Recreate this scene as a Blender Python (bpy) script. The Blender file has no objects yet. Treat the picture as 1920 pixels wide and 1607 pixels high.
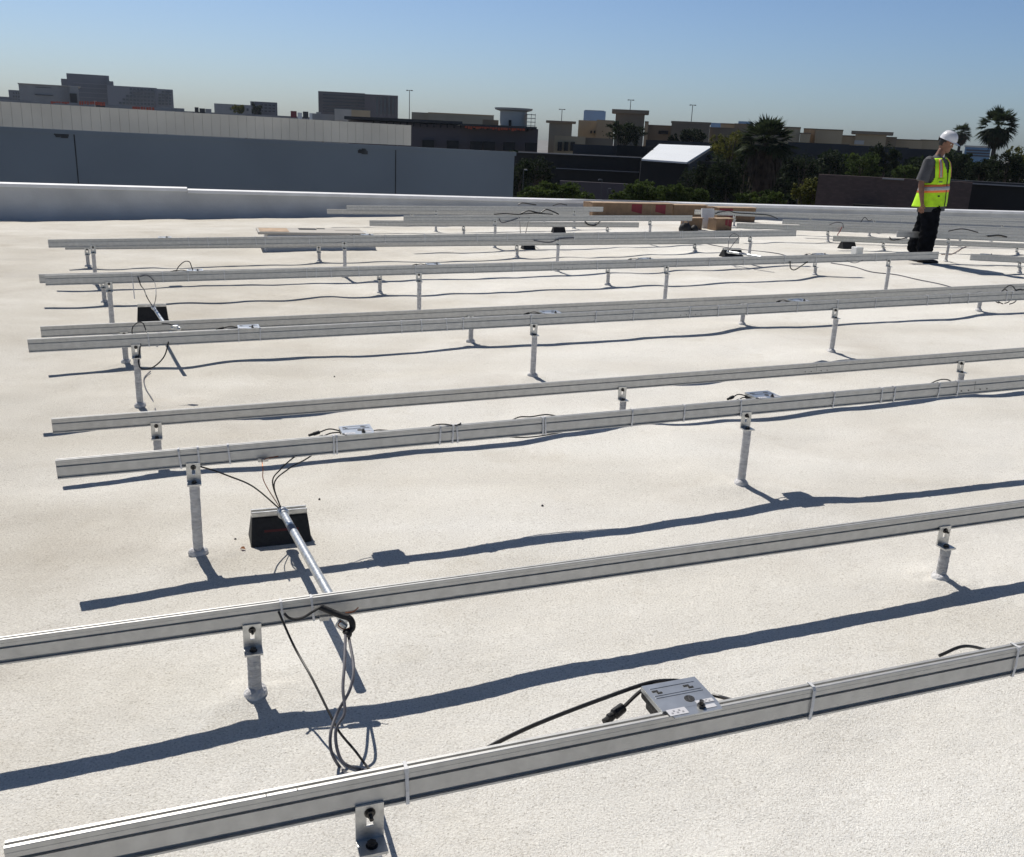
import bpy, bmesh, math, random
import numpy as np
from mathutils import Vector, Matrix
R = math.radians
rnd = random.Random(7)
S = bpy.context.scene
COL = S.collection

# ------------------------------------------------------------------ camera
CAMZ = 9.0                      # height of the eye above the street
FPX, HORY, ROLL = 1750.0, 258.0, 0.045
roll = math.atan(ROLL)
pit = math.atan((803.5 - HORY) * math.cos(roll) / FPX)
FW = np.array([0, math.cos(pit), -math.sin(pit)])
U0 = np.array([0, math.sin(pit), math.cos(pit)])
X0 = np.array([1.0, 0, 0])
RT = math.cos(roll) * X0 + math.sin(roll) * U0
UP = -math.sin(roll) * X0 + math.cos(roll) * U0
cd = bpy.data.cameras.new('camera'); cam = bpy.data.objects.new('camera', cd); COL.objects.link(cam)
cd.sensor_width = 36; cd.lens = FPX / 1920 * 36; cd.clip_start = .05; cd.clip_end = 9000
M = Matrix(((RT[0], UP[0], -FW[0], 0), (RT[1], UP[1], -FW[1], 0), (RT[2], UP[2], -FW[2], CAMZ), (0, 0, 0, 1)))
cam.matrix_world = M
S.camera = cam
S.render.resolution_x, S.render.resolution_y = 1024, 857

# ------------------------------------------------------------------ light
SAZ, SEL = R(-32.5), R(52)      # azimuth clockwise from +Y, elevation
sd = Vector((math.sin(SAZ) * math.cos(SEL), math.cos(SAZ) * math.cos(SEL), math.sin(SEL)))
w = bpy.data.worlds.new("World"); S.world = w; w.use_nodes = True
wn = w.node_tree.nodes; wl = w.node_tree.links
bg = wn['Background']; sky = wn.new('ShaderNodeTexSky'); sky.sky_type = 'NISHITA'
sky.sun_disc = False; sky.sun_elevation = SEL; sky.sun_rotation = SAZ
sky.air_density = 1.0; sky.dust_density = 1.3; sky.ozone_density = 1.5; sky.altitude = 50
bg.inputs[1].default_value = 0.05
# sky tint by elevation: horizon brightened and blued, zenith dimmed to darken shadow fill
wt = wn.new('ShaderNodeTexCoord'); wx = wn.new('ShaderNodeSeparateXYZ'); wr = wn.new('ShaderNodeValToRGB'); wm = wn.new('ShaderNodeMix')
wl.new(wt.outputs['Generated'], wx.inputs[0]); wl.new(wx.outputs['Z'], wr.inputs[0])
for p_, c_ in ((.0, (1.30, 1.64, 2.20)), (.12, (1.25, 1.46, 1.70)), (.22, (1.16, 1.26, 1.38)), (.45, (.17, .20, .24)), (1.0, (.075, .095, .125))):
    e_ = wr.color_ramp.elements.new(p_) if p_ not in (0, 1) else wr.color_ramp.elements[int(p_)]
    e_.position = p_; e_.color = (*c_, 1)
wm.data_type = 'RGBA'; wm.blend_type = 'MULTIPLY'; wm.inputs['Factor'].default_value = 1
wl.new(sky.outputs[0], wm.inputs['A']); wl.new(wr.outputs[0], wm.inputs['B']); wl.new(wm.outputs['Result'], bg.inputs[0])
ld = bpy.data.lights.new('sun', 'SUN'); ld.energy = 4.55; ld.angle = R(.5); ld.color = (1, .95, .88)
lo = bpy.data.objects.new('sun', ld); COL.objects.link(lo)
lo.rotation_euler = (-sd).to_track_quat('-Z', 'Y').to_euler()
vs = S.view_settings; vs.view_transform = 'Standard'; vs.look = 'None'; vs.exposure = -0.06; vs.gamma = 1

# ------------------------------------------------------------------ helpers: places
vp = FW + RT * (6000 - 960) / FPX - UP * (HORY + ROLL * (6000 - 960) - 803.5) / FPX
T2 = vp[:2] / np.linalg.norm(vp[:2]); N2 = np.array([-T2[1], T2[0]])
ANG = math.atan2(T2[1], T2[0])              # heading of the rail rows
def ray(x, y): return FW + RT * (x - 960) / FPX - UP * (y - 803.5) / FPX
def hit(x, y, off):
    """point of the vertical plane of the row at distance off, as (u, off, z) in row coordinates"""
    r = ray(x, y); p = r * off / (r[:2] @ N2)
    return float(p[:2] @ T2), off, float(p[2])
def at(x, y, D):
    p = ray(x, y) * D
    return Vector((p[0], p[1], p[2] + CAMZ))
def uo(u, o, z): return Vector((u * T2[0] + o * N2[0], u * T2[1] + o * N2[1], z + CAMZ))
def hsh(i, j, s):
    h = (i.astype(np.int64) * 374761393 + j.astype(np.int64) * 668265263 + s * 2147483647) & 0xffffffff
    h = ((h ^ (h >> 13)) * 1274126177) & 0xffffffff
    return ((h ^ (h >> 16)) & 0xffff) / 32768.0 - 1
def vnoise(x, y, s):
    xi = np.floor(x); yi = np.floor(y); fx = x - xi; fy = y - yi
    fx = fx * fx * fx * (fx * (fx * 6 - 15) + 10); fy = fy * fy * fy * (fy * (fy * 6 - 15) + 10)
    a = hsh(xi, yi, s); b = hsh(xi + 1, yi, s); c = hsh(xi, yi + 1, s); d = hsh(xi + 1, yi + 1, s)
    return (a * (1 - fx) + b * fx) * (1 - fy) + (c * (1 - fx) + d * fx) * fy
# heights of the roof read off the rails' shadows and post feet: (u, off, metres above the sloping plane)
SURVEY = np.array([(-0.39, 3.47, -0.001), (-0.25, 3.46, -0.015), (-0.07, 3.48, 0.005), (0.15, 3.47, -0.001), (0.38, 3.47, -0.007), (0.62, 3.48, 0.006), (1.00, 3.48, 0.007), (1.26, 3.48, 0.011), (1.29, 3.47, 0.002), (1.72, 3.48, 0.003), (2.17, 3.48, 0.003), (2.66, 3.49, 0.021), (3.17, 3.48, 0.005), (3.72, 3.47, -0.007), (4.12, 3.46, -0.009), (-0.54, 2.45, 0.020), (-0.32, 2.45, 0.013), (-0.08, 2.45, 0.023), (0.17, 2.47, 0.036), (0.48, 2.45, 0.019), (0.72, 2.46, 0.025), (0.91, 2.46, 0.027), (1.25, 2.46, 0.028), (1.59, 2.47, 0.028), (1.95, 2.46, 0.023), (2.34, 2.47, 0.031), (2.76, 2.47, 0.031), (3.06, 2.47, 0.030), (-0.60, 4.88, -0.065), (-0.35, 4.89, -0.060), (-0.06, 4.89, -0.063), (0.39, 4.88, -0.068), (0.71, 4.89, -0.061), (1.04, 4.88, -0.067), (1.39, 4.90, -0.052), (1.75, 4.89, -0.062), (2.37, 4.91, -0.037), (2.98, 4.90, -0.042), (3.63, 4.89, -0.063), (4.11, 4.91, -0.037), (4.60, 4.91, -0.036), (5.11, 4.91, -0.034), (5.65, 4.91, -0.040), (-0.92, 7.28, -0.056), (-0.60, 7.28, -0.061), (-0.42, 7.30, -0.041), (-0.07, 7.28, -0.061), (0.22, 7.30, -0.038), (0.65, 7.29, -0.051), (1.10, 7.29, -0.045), (1.33, 7.29, -0.051), (1.81, 7.29, -0.052), (2.25, 7.29, -0.057), (2.65, 7.29, -0.051), (3.18, 7.29, -0.060), (3.75, 7.29, -0.053), (4.54, 7.30, -0.041), (5.16, 7.31, -0.033), (5.81, 7.30, -0.039), (6.50, 7.31, -0.039), (7.22, 7.31, -0.035), (8.23, 7.31, -0.029), (-1.21, 9.75, -0.015), (-0.93, 9.74, -0.026), (-0.69, 9.74, -0.019), (-0.41, 9.73, -0.033), (-0.05, 9.75, -0.018), (0.51, 9.74, -0.027), (1.08, 9.74, -0.029), (1.98, 9.74, -0.037), (2.41, 9.75, -0.028), (3.06, 9.74, -0.036), (3.75, 9.75, -0.033), (4.71, 9.75, -0.030), (5.72, 9.75, -0.036), (6.53, 9.76, -0.033), (7.38, 9.77, -0.020), (8.26, 9.77, -0.020), (-1.20, 10.71, 0.013), (-0.62, 10.72, 0.014), (-0.04, 10.71, 0.008), (0.57, 10.71, 0.004), (1.20, 10.71, 0.001), (1.96, 10.72, -0.001), (2.88, 10.71, -0.009), (3.85, 10.71, -0.018), (4.31, 10.71, -0.016), (5.16, 10.72, -0.008), (6.27, 10.73, -0.010), (-1.39, 12.15, 0.008), (-0.69, 12.15, 0.005), (0.31, 12.16, -0.002), (1.37, 12.16, -0.009), (2.22, 12.17, -0.010), (3.27, 12.17, -0.026), (4.09, 12.17, -0.035), (4.66, 12.19, -0.021), (5.85, 12.19, -0.030), (7.11, 12.21, -0.025), (0.14, 2.62, 0.029), (2.85, 2.62, 0.020), (-0.00, 3.76, -0.003), (2.64, 3.76, 0.040), (-0.28, 6.18, -0.015), (2.41, 6.18, -0.008), (5.05, 6.18, 0.020), (-0.42, 7.46, -0.036), (2.32, 7.46, -0.031), (5.00, 7.46, -0.016), (7.84, 7.46, -0.015), (-0.71, 9.91, -0.007), (2.04, 9.91, -0.040), (4.74, 9.91, -0.025), (7.62, 9.91, 0.002), (-1.02, 12.31, 0.019), (1.73, 12.31, -0.005), (4.47, 12.31, -0.027), (7.27, 12.31, -0.005)])
def roof_base(u, o):
    k = 3.0
    ridge = np.log1p(np.exp((u - 9.6) * k)) / k          # soft max(u-9.6,0)
    far = np.log1p(np.exp((o - 16) * k)) / k
    return -1.735 + .0035 * np.minimum(o, 14) + .026 * (u - ridge) - .025 * ridge - .03 * far
def roof_arr(u, o):
    z = roof_base(u, o); num = 0.0; den = 1e-4
    for su, so2, dz in SURVEY:
        w_ = np.exp(-((u - su) / .27) ** 2 - ((o - so2) / 1.1) ** 2) + .004 * np.exp(-((u - su) / 2.2) ** 2 - ((o - so2) / 2.5) ** 2)
        num = num + w_ * dz; den = den + w_
    z = z + num / den
    z = z + .0075 * vnoise(u / .75 + 3.1, o / .75, 1) + .0080 * vnoise(u / .36, o / .36 + 7, 2) + .0018 * vnoise(u / .13, o / .13, 3)
    return z
def roofz(u, o): return float(roof_arr(np.array([float(u)]), np.array([float(o)]))[0])
def onroof(px, py, h=0.0):
    """point h above the roof seen at that pixel, as (u, off, z)"""
    r = ray(px, py); z = -1.7
    for _ in range(12):
        p = r * z / r[2]; u = float(p[:2] @ T2); o = float(p[:2] @ N2); z = roofz(u, o) + h
    return u, o, z

# ------------------------------------------------------------------ helpers: materials
def mat(name, col, rough=.6, metal=0, var=.12, scale=6, bump=0, bscale=40, col2=None, spec=.5, detail=4, coords='Object'):
    m = bpy.data.materials.new(name); m.use_nodes = True
    n = m.node_tree.nodes; l = m.node_tree.links; b = n['Principled BSDF']
    b.inputs['Roughness'].default_value = rough; b.inputs['Metallic'].default_value = metal
    b.inputs['Specular IOR Level'].default_value = spec
    tc = n.new('ShaderNodeTexCoord'); nz = n.new('ShaderNodeTexNoise')
    nz.inputs['Scale'].default_value = scale; nz.inputs['Detail'].default_value = detail
    l.new(tc.outputs[coords], nz.inputs['Vector'])
    cr = n.new('ShaderNodeValToRGB'); l.new(nz.outputs['Fac'], cr.inputs[0])
    c2 = col2 or tuple(max(0, c * (1 - 2 * var)) for c in col)
    c1 = col if col2 else tuple(min(1, c * (1 + var)) for c in col)
    cr.color_ramp.elements[0].position = .32; cr.color_ramp.elements[1].position = .68
    cr.color_ramp.elements[0].color = (*c2, 1); cr.color_ramp.elements[1].color = (*c1, 1)
    l.new(cr.outputs[0], b.inputs['Base Color'])
    if bump:
        n2 = n.new('ShaderNodeTexNoise'); n2.inputs['Scale'].default_value = bscale; n2.inputs['Detail'].default_value = 4
        l.new(tc.outputs[coords], n2.inputs['Vector'])
        bp = n.new('ShaderNodeBump'); bp.inputs['Strength'].default_value = bump; bp.inputs['Distance'].default_value = .01
        l.new(n2.outputs['Fac'], bp.inputs['Height']); l.new(bp.outputs[0], b.inputs['Normal'])
    return m

def roof_material():
    m = bpy.data.materials.new('white_roof_coating'); m.use_nodes = True
    n = m.node_tree.nodes; l = m.node_tree.links; b = n['Principled BSDF']
    b.inputs['Roughness'].default_value = .85; b.inputs['Specular IOR Level'].default_value = .2
    tc = n.new('ShaderNodeTexCoord'); V = tc.outputs['Object']
    def noise(s, d=4, rg=.55):
        x = n.new('ShaderNodeTexNoise'); x.inputs['Scale'].default_value = s; x.inputs['Detail'].default_value = d
        x.inputs['Roughness'].default_value = rg; l.new(V, x.inputs['Vector']); return x.outputs['Fac']
    def ramp(f, stops):
        r = n.new('ShaderNodeValToRGB'); l.new(f, r.inputs[0]); e = r.color_ramp.elements
        e[0].position, e[0].color = stops[0][0], (*stops[0][1], 1); e[1].position, e[1].color = stops[-1][0], (*stops[-1][1], 1)
        for p, c in stops[1:-1]:
            k = e.new(p); k.color = (*c, 1)
        return r.outputs[0]
    def mul(a, c, fac=1.0):
        x = n.new('ShaderNodeMix'); x.data_type = 'RGBA'; x.blend_type = 'MULTIPLY'; x.inputs['Factor'].default_value = fac
        l.new(a, x.inputs['A']); l.new(c, x.inputs['B']); return x.outputs['Result']
    base = ramp(noise(.9, 6), [(.28, (.73, .70, .64)), (.45, (.82, .80, .745)), (.62, (.87, .855, .805)), (.75, (.84, .83, .78))])
    st = ramp(noise(2.3, 7, .65), [(.0, (1, 1, 1)), (.58, (1, 1, 1)), (.74, (.90, .885, .86)), (.85, (.82, .81, .79))])
    spx = n.new('ShaderNodeMapping'); spx.inputs['Rotation'].default_value = (0, 0, ANG); spx.inputs['Scale'].default_value = (.25, 1.1, 1)
    l.new(V, spx.inputs[0]); sn = n.new('ShaderNodeTexNoise'); sn.inputs['Scale'].default_value = 1.3; sn.inputs['Detail'].default_value = 5
    l.new(spx.outputs[0], sn.inputs['Vector'])
    drift = ramp(sn.outputs['Fac'], [(.40, (1, 1, 1)), (.60, (.93, .92, .9)), (.75, (.85, .84, .83))])
    gr = ramp(noise(150, 3, .75), [(.30, (.36, .34, .31)), (.40, (.84, .82, .79)), (.55, (1.0, 1.0, 1.0)), (.66, (1.16, 1.15, 1.12))])
    sp = n.new('ShaderNodeTexVoronoi'); sp.inputs['Scale'].default_value = 26; l.new(V, sp.inputs['Vector'])
    spk = ramp(sp.outputs['Distance'], [(.0, (.25, .22, .19)), (.035, (.5, .46, .42)), (.055, (1, 1, 1)), (1, (1, 1, 1))])
    # foot-worn, dirtier side of the roof: a slow change across the rows
    sx = n.new('ShaderNodeSeparateXYZ'); l.new(V, sx.inputs[0]); mr = n.new('ShaderNodeMapRange')
    mr.inputs['From Min'].default_value = -3; mr.inputs['From Max'].default_value = 2.5; l.new(sx.outputs['X'], mr.inputs['Value'])
    am = n.new('ShaderNodeMath'); am.operation = 'ADD'; l.new(mr.outputs[0], am.inputs[0]); l.new(noise(1.6, 5), am.inputs[1])
    side = ramp(am.outputs[0], [(.45, (.84, .825, .795)), (.75, (.93, .92, .90)), (1.0, (1, 1, 1))])
    c = mul(base, st); c = mul(c, drift); c = mul(c, side); c = mul(c, gr, .85)
    # sparse dark grains: only where a slow noise is high
    gate = ramp(noise(6, 2), [(.55, (0, 0, 0)), (.62, (1, 1, 1))])
    mx = n.new('ShaderNodeMix'); mx.data_type = 'RGBA'; l.new(gate, mx.inputs['Factor'])
    l.new(c, mx.inputs['A']); l.new(mul(c, spk), mx.inputs['B'])
    l.new(mx.outputs['Result'], b.inputs['Base Color'])
    bp = n.new('ShaderNodeBump'); bp.inputs['Strength'].default_value = .75; bp.inputs['Distance'].default_value = .006
    ad = n.new('ShaderNodeMath'); ad.operation = 'ADD'; l.new(noise(130, 3, .7), ad.inputs[0]); l.new(noise(290, 2, .7), ad.inputs[1])
    l.new(ad.outputs[0], bp.inputs['Height']); l.new(bp.outputs[0], b.inputs['Normal'])
    return m

def leafmat(name, a, b_):
    m = bpy.data.materials.new(name); m.use_nodes = True
    n = m.node_tree.nodes; l = m.node_tree.links; b = n['Principled BSDF']; b.inputs['Roughness'].default_value = .75; b.inputs['Specular IOR Level'].default_value = .15
    tc = n.new('ShaderNodeTexCoord'); nz = n.new('ShaderNodeTexNoise'); nz.inputs['Scale'].default_value = 1.3; nz.inputs['Detail'].default_value = 6
    l.new(tc.outputs['Object'], nz.inputs['Vector']); r = n.new('ShaderNodeValToRGB'); l.new(nz.outputs['Fac'], r.inputs[0])
    r.color_ramp.elements[0].position = .35; r.color_ramp.elements[1].position = .65
    r.color_ramp.elements[0].color = (*a, 1); r.color_ramp.elements[1].color = (*b_, 1); l.new(r.outputs[0], b.inputs['Base Color'])
    tr = n.new('ShaderNodeBsdfTranslucent'); l.new(r.outputs[0], tr.inputs[0]); ms = n.new('ShaderNodeMixShader'); ms.inputs[0].default_value = .3
    l.new(b.outputs[0], ms.inputs[1]); l.new(tr.outputs[0], ms.inputs[2]); l.new(ms.outputs[0], n['Material Output'].inputs[0])
    return m

MT = dict(
    roof=roof_material(),
    alu=mat('anodised_aluminium', (.57, .565, .54), .45, .45, .05, 30, .05, 300),
    alu_b=mat('bracket_aluminium', (.62, .62, .60), .35, .7, .1, 40, .1, 200),
    steel=mat('dark_bolt_steel', (.10, .095, .09), .4, .8, .3, 80),
    galv=mat('galvanised_steel', (.60, .62, .63), .38, .8, .14, 60, .1, 120),
    coat=mat('coated_post', (.72, .71, .70), .9, 0, .12, 30, .9, 90, spec=.2),
    tie=mat('nylon_tie', (.72, .72, .72), .45, 0, .05, 20),
    rubber=mat('black_rubber', (.012, .012, .013), .6, 0, .3, 60, .3, 200),
    redl=mat('dull_red_strip', (.10, .012, .012), .6),
    blk=mat('black_cable', (.016, .015, .015), .45, 0, .2, 50),
    gry=mat('grey_cable', (.11, .11, .13), .5, 0, .15, 50),
    copper=mat('bare_copper', (.30, .11, .05), .4, .8, .2, 60),
    plate=mat('inverter_plate', (.55, .57, .58), .34, .85, .06, 25),
    sticker=mat('white_sticker', (.62, .62, .64), .5, 0, .03, 20),
    ink=mat('grey_ink', (.33, .33, .35), .6),
    para=mat('parapet_coating', (.58, .58, .565), .8, 0, .07, 1.5, .3, 30, coords='Object'),
    coping=mat('white_coping', (.80, .80, .80), .5, .1, .05, 3),
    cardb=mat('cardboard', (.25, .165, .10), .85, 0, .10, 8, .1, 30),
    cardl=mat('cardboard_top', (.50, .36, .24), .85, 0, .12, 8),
    cardr=mat('red_print', (.20, .022, .032), .7, 0, .08, 8),
    white=mat('white_plastic', (.82, .82, .80), .5, 0, .04, 8),
    gwall=mat('blue_grey_wall_paint', (.195, .235, .275), .8, 0, .05, .35, .15, 8),
    gwall_s=mat('wall_stain', (.05, .055, .06), .9, 0, .3, 3),
    fasc=mat('beige_metal_panel', (.56, .52, .44), .6, 0, .06, .8),
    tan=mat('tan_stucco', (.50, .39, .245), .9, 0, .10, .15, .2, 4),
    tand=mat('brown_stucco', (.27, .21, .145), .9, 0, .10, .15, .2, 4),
    grn=mat('olive_grey_stucco', (.29, .27, .21), .9, 0, .08, .15),
    dkb=mat('dark_facade', (.011, .012, .013), .8, 0, .2, .3),
    dkp=mat('dark_panels', (.036, .038, .042), .7, 0, .2, .2),
    brick=mat('dark_brown_brick', (.115, .080, .070), .9, 0, .12, 2, .3, 10),
    conc=mat('pale_concrete', (.52, .49, .44), .85, 0, .08, .3),
    concd=mat('grey_concrete', (.30, .30, .30), .85, 0, .08, .3),
    hosp=mat('hospital_grey_wall', (.185, .19, .215), .8, 0, .05, .03),
    hospd=mat('hospital_dark_wall', (.12, .125, .15), .8, 0, .05, .03),
    offc=mat('office_brown_wall', (.105, .088, .095), .8, 0, .06, .05),
    glass=mat('dark_window_glass', (.035, .04, .055), .12, 0, .1, .1),
    bglass=mat('blue_glass', (.10, .22, .38), .25, .2, .08, .05),
    asph=mat('pale_worn_paving', (.20, .19, .175), .9, 0, .2, .05, .3, 20),
    canopy=mat('white_canopy_sheet', (.97, .97, .93), .35, 0, .02, .4),
    pole=mat('dark_pole', (.09, .09, .09), .5, .4, .1, 3),
    bark=mat('bark', (.085, .065, .05), .95, 0, .25, 4, .6, 20),
    skirt=mat('dead_palm_fronds', (.075, .052, .034), .95, 0, .3, 3),
    orange=mat('orange_mesh', (.45, .085, .04), .7, 0, .15, 2),
    leafd=leafmat('dark_leaves', (.010, .018, .008), (.030, .046, .016)),
    leafm=leafmat('green_leaves', (.036, .062, .014), (.105, .145, .030)),
    leafo=leafmat('olive_leaves', (.07, .08, .016), (.17, .165, .035)),
    leafp=leafmat('palm_leaves', (.020, .034, .014), (.062, .080, .036)),
    skin=mat('skin', (.22, .105, .065), .55, 0, .08, 20),
    hair=mat('hair', (.012, .010, .009), .6),
    helmet=mat('white_helmet_plastic', (.78, .78, .80), .25, 0, .02, 10),
    shirt=mat('grey_shirt', (.085, .087, .095), .9, 0, .12, 15, .4, 25),
    under=mat('white_undershirt', (.6, .6, .62), .9),
    lime=mat('lime_vest_fabric', (.52, .90, .015), .75, 0, .08, 12, .4, 22),
    vorange=mat('orange_vest_tape', (.90, .22, .06), .7, 0, .06, 20),
    silver=mat('silver_vest_tape', (.42, .42, .43), .5, .2, .08, 30),
    trouser=mat('black_trousers', (.006, .007, .010), 1, 0, .3, 10, .6, 14, spec=.1),
    shoe=mat('black_shoe', (.012, .012, .012), .5, 0, .3, 20),
    leaf=mat('dry_leaf', (.30, .11, .03), .8, 0, .3, 60),
)
# ribbed panel look for the beige screen: real ribs are built below; brick courses as surface pattern
def add_brick(m, sc, c1, c2, mort):
    n = m.node_tree.nodes; l = m.node_tree.links; b = n['Principled BSDF']
    t = n.new('ShaderNodeTexBrick'); tc = n.new('ShaderNodeTexCoord'); mp = n.new('ShaderNodeMapping')
    mp.inputs['Rotation'].default_value = (R(90), 0, 0); l.new(tc.outputs['Object'], mp.inputs[0]); l.new(mp.outputs[0], t.inputs['Vector'])
    t.inputs['Color1'].default_value = (*c1, 1); t.inputs['Color2'].default_value = (*c2, 1); t.inputs['Mortar'].default_value = (*mort, 1)
    t.inputs['Scale'].default_value = sc; t.inputs['Mortar Size'].default_value = .012
    l.new(t.outputs[0], b.inputs['Base Color'])
add_brick(MT['brick'], 3.0, (.120, .080, .070), (.090, .062, .056), (.075, .065, .06))

# ------------------------------------------------------------------ helpers: objects
def tag(o, label=None, cat=None, group=None, kind=None):
    if label: o['label'] = label
    if cat: o['category'] = cat
    if group: o['group'] = group
    if kind: o['kind'] = kind
    return o
def empty(name, loc, label, cat, group=None, rot=(0, 0, 0)):
    o = bpy.data.objects.new(name, None); COL.objects.link(o); o.location = loc; o.rotation_euler = rot
    o.empty_display_size = .1
    return tag(o, label, cat, group)
def link(name, me, parent=None, loc=None, rot=None):
    o = bpy.data.objects.new(name, me); COL.objects.link(o)
    if parent: o.parent = parent
    if loc is not None: o.location = loc
    if rot is not None: o.rotation_euler = rot
    return o
class MB:
    def __init__(s): s.v = []; s.f = []
    def box(s, c, d, rot=None):
        x, y, z = [k / 2 for k in d]; i = len(s.v); c = Vector(c)
        for p in ((-x, -y, -z), (x, -y, -z), (x, y, -z), (-x, y, -z), (-x, -y, z), (x, -y, z), (x, y, z), (-x, y, z)):
            q = Vector(p)
            if rot is not None: q = rot @ q
            s.v.append(tuple(c + q))
        s.f += [tuple(i + k for k in q) for q in ((0, 3, 2, 1), (4, 5, 6, 7), (0, 1, 5, 4), (1, 2, 6, 5), (2, 3, 7, 6), (3, 0, 4, 7))]
        return s
    def hexa(s, pts):
        i = len(s.v); s.v += [tuple(p) for p in pts]
        s.f += [tuple(i + k for k in q) for q in ((0, 3, 2, 1), (4, 5, 6, 7), (0, 1, 5, 4), (1, 2, 6, 5), (2, 3, 7, 6), (3, 0, 4, 7))]
        return s
    def cyl(s, p0, p1, r0, r1=None, n=16, caps=True):
        r1 = r0 if r1 is None else r1
        return s.rings([(Vector(p0), r0), (Vector(p1), r1)], n, caps)
    def rings(s, pr, n=10, caps=True):
        """tube through points with radii"""
        i = len(s.v); P = [Vector(p) for p, _ in pr]; m = len(P)
        d = (P[1] - P[0]).normalized(); a = Vector((0, 0, 1)) if abs(d.z) < .9 else Vector((1, 0, 0))
        x = d.cross(a).normalized()
        for k in range(m):
            t = (P[min(k + 1, m - 1)] - P[max(k - 1, 0)])
            t = t.normalized() if t.length > 1e-9 else d
            x = (x - t * x.dot(t)).normalized(); y = t.cross(x)
            for j in range(n):
                q = 2 * math.pi * j / n
                s.v.append(tuple(P[k] + (x * math.cos(q) + y * math.sin(q)) * pr[k][1]))
        for k in range(m - 1):
            for j in range(n):
                a0 = i + k * n + j; a1 = i + k * n + (j + 1) % n
                s.f.append((a0, a1, a1 + n, a0 + n))
        if caps:
            s.f.append(tuple(i + j for j in range(n))[::-1]); s.f.append(tuple(i + (m - 1) * n + j for j in range(n)))
        return s
    def tube(s, pts, r, n=8, sub=8):
        P = [Vector(p) for p in pts]; out = []
        if len(P) > 2:
            Q = [P[0] * 2 - P[1]] + P + [P[-1] * 2 - P[-2]]
            for k in range(1, len(Q) - 2):
                for j in range(sub):
                    t = j / sub; a, b, c, d = Q[k - 1], Q[k], Q[k + 1], Q[k + 2]
                    out.append(.5 * ((2 * b) + (c - a) * t + (2 * a - 5 * b + 4 * c - d) * t * t + (3 * b - a - 3 * c + d) * t ** 3))
            out.append(P[-1])
        else: out = P
        return s.rings([(p, r) for p in out], n)
    def loft(s, rings, caps=True):
        i = len(s.v); n = len(rings[0])
        for r in rings: s.v += [tuple(p) for p in r]
        for k in range(len(rings) - 1):
            for j in range(n):
                a0 = i + k * n + j; a1 = i + k * n + (j + 1) % n
                s.f.append((a0, a1, a1 + n, a0 + n))
        if caps:
            s.f.append(tuple(i + j for j in range(n))[::-1]); s.f.append(tuple(i + (len(rings) - 1) * n + j for j in range(n)))
        return s
    def mesh(s, name, m, smooth=False, bevel=0):
        me = bpy.data.meshes.new(name); me.from_pydata(s.v, [], s.f); me.materials.append(m)
        if bevel or smooth:
            bm = bmesh.new(); bm.from_mesh(me)
            if bevel:
                bmesh.ops.recalc_face_normals(bm, faces=bm.faces)
                bmesh.ops.bevel(bm, geom=[e for e in bm.edges if len(e.link_faces) == 2 and e.calc_face_angle(0) > .6], offset=bevel, segments=2, affect='EDGES', profile=.5)
            if smooth:
                for f in bm.faces: f.smooth = True
                for e in bm.edges:
                    if len(e.link_faces) == 2 and e.calc_face_angle(0) > .7: e.smooth = False
            bm.to_mesh(me); bm.free()
        me.update(); return me
    def build(s, name, m, parent=None, smooth=False, bevel=0):
        return link(name, s.mesh(name, m, smooth, bevel), parent)
def npmesh(name, V, F, m, smooth=False):
    me = bpy.data.meshes.new(name); V = np.asarray(V, np.float32); F = np.asarray(F, np.int32); k = F.shape[1]
    me.vertices.add(len(V)); me.vertices.foreach_set('co', V.ravel())
    me.loops.add(F.size); me.loops.foreach_set('vertex_index', F.ravel())
    me.polygons.add(len(F)); me.polygons.foreach_set('loop_start', np.arange(0, F.size, k)); me.polygons.foreach_set('loop_total', np.full(len(F), k))
    me.polygons.foreach_set('use_smooth', np.full(len(F), smooth))
    me.materials.append(m); me.update(); me.validate(); return me

# ================================================================== the setting
# street level ground, one sheet to the horizon
g = MB(); g.v = [(-4000, -400, 0), (4000, -400, 0), (4000, 7000, 0), (-4000, 7000, 0)]; g.f = [(0, 1, 2, 3)]
tag(g.build('ground', MT['asph']), kind='structure')

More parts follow.
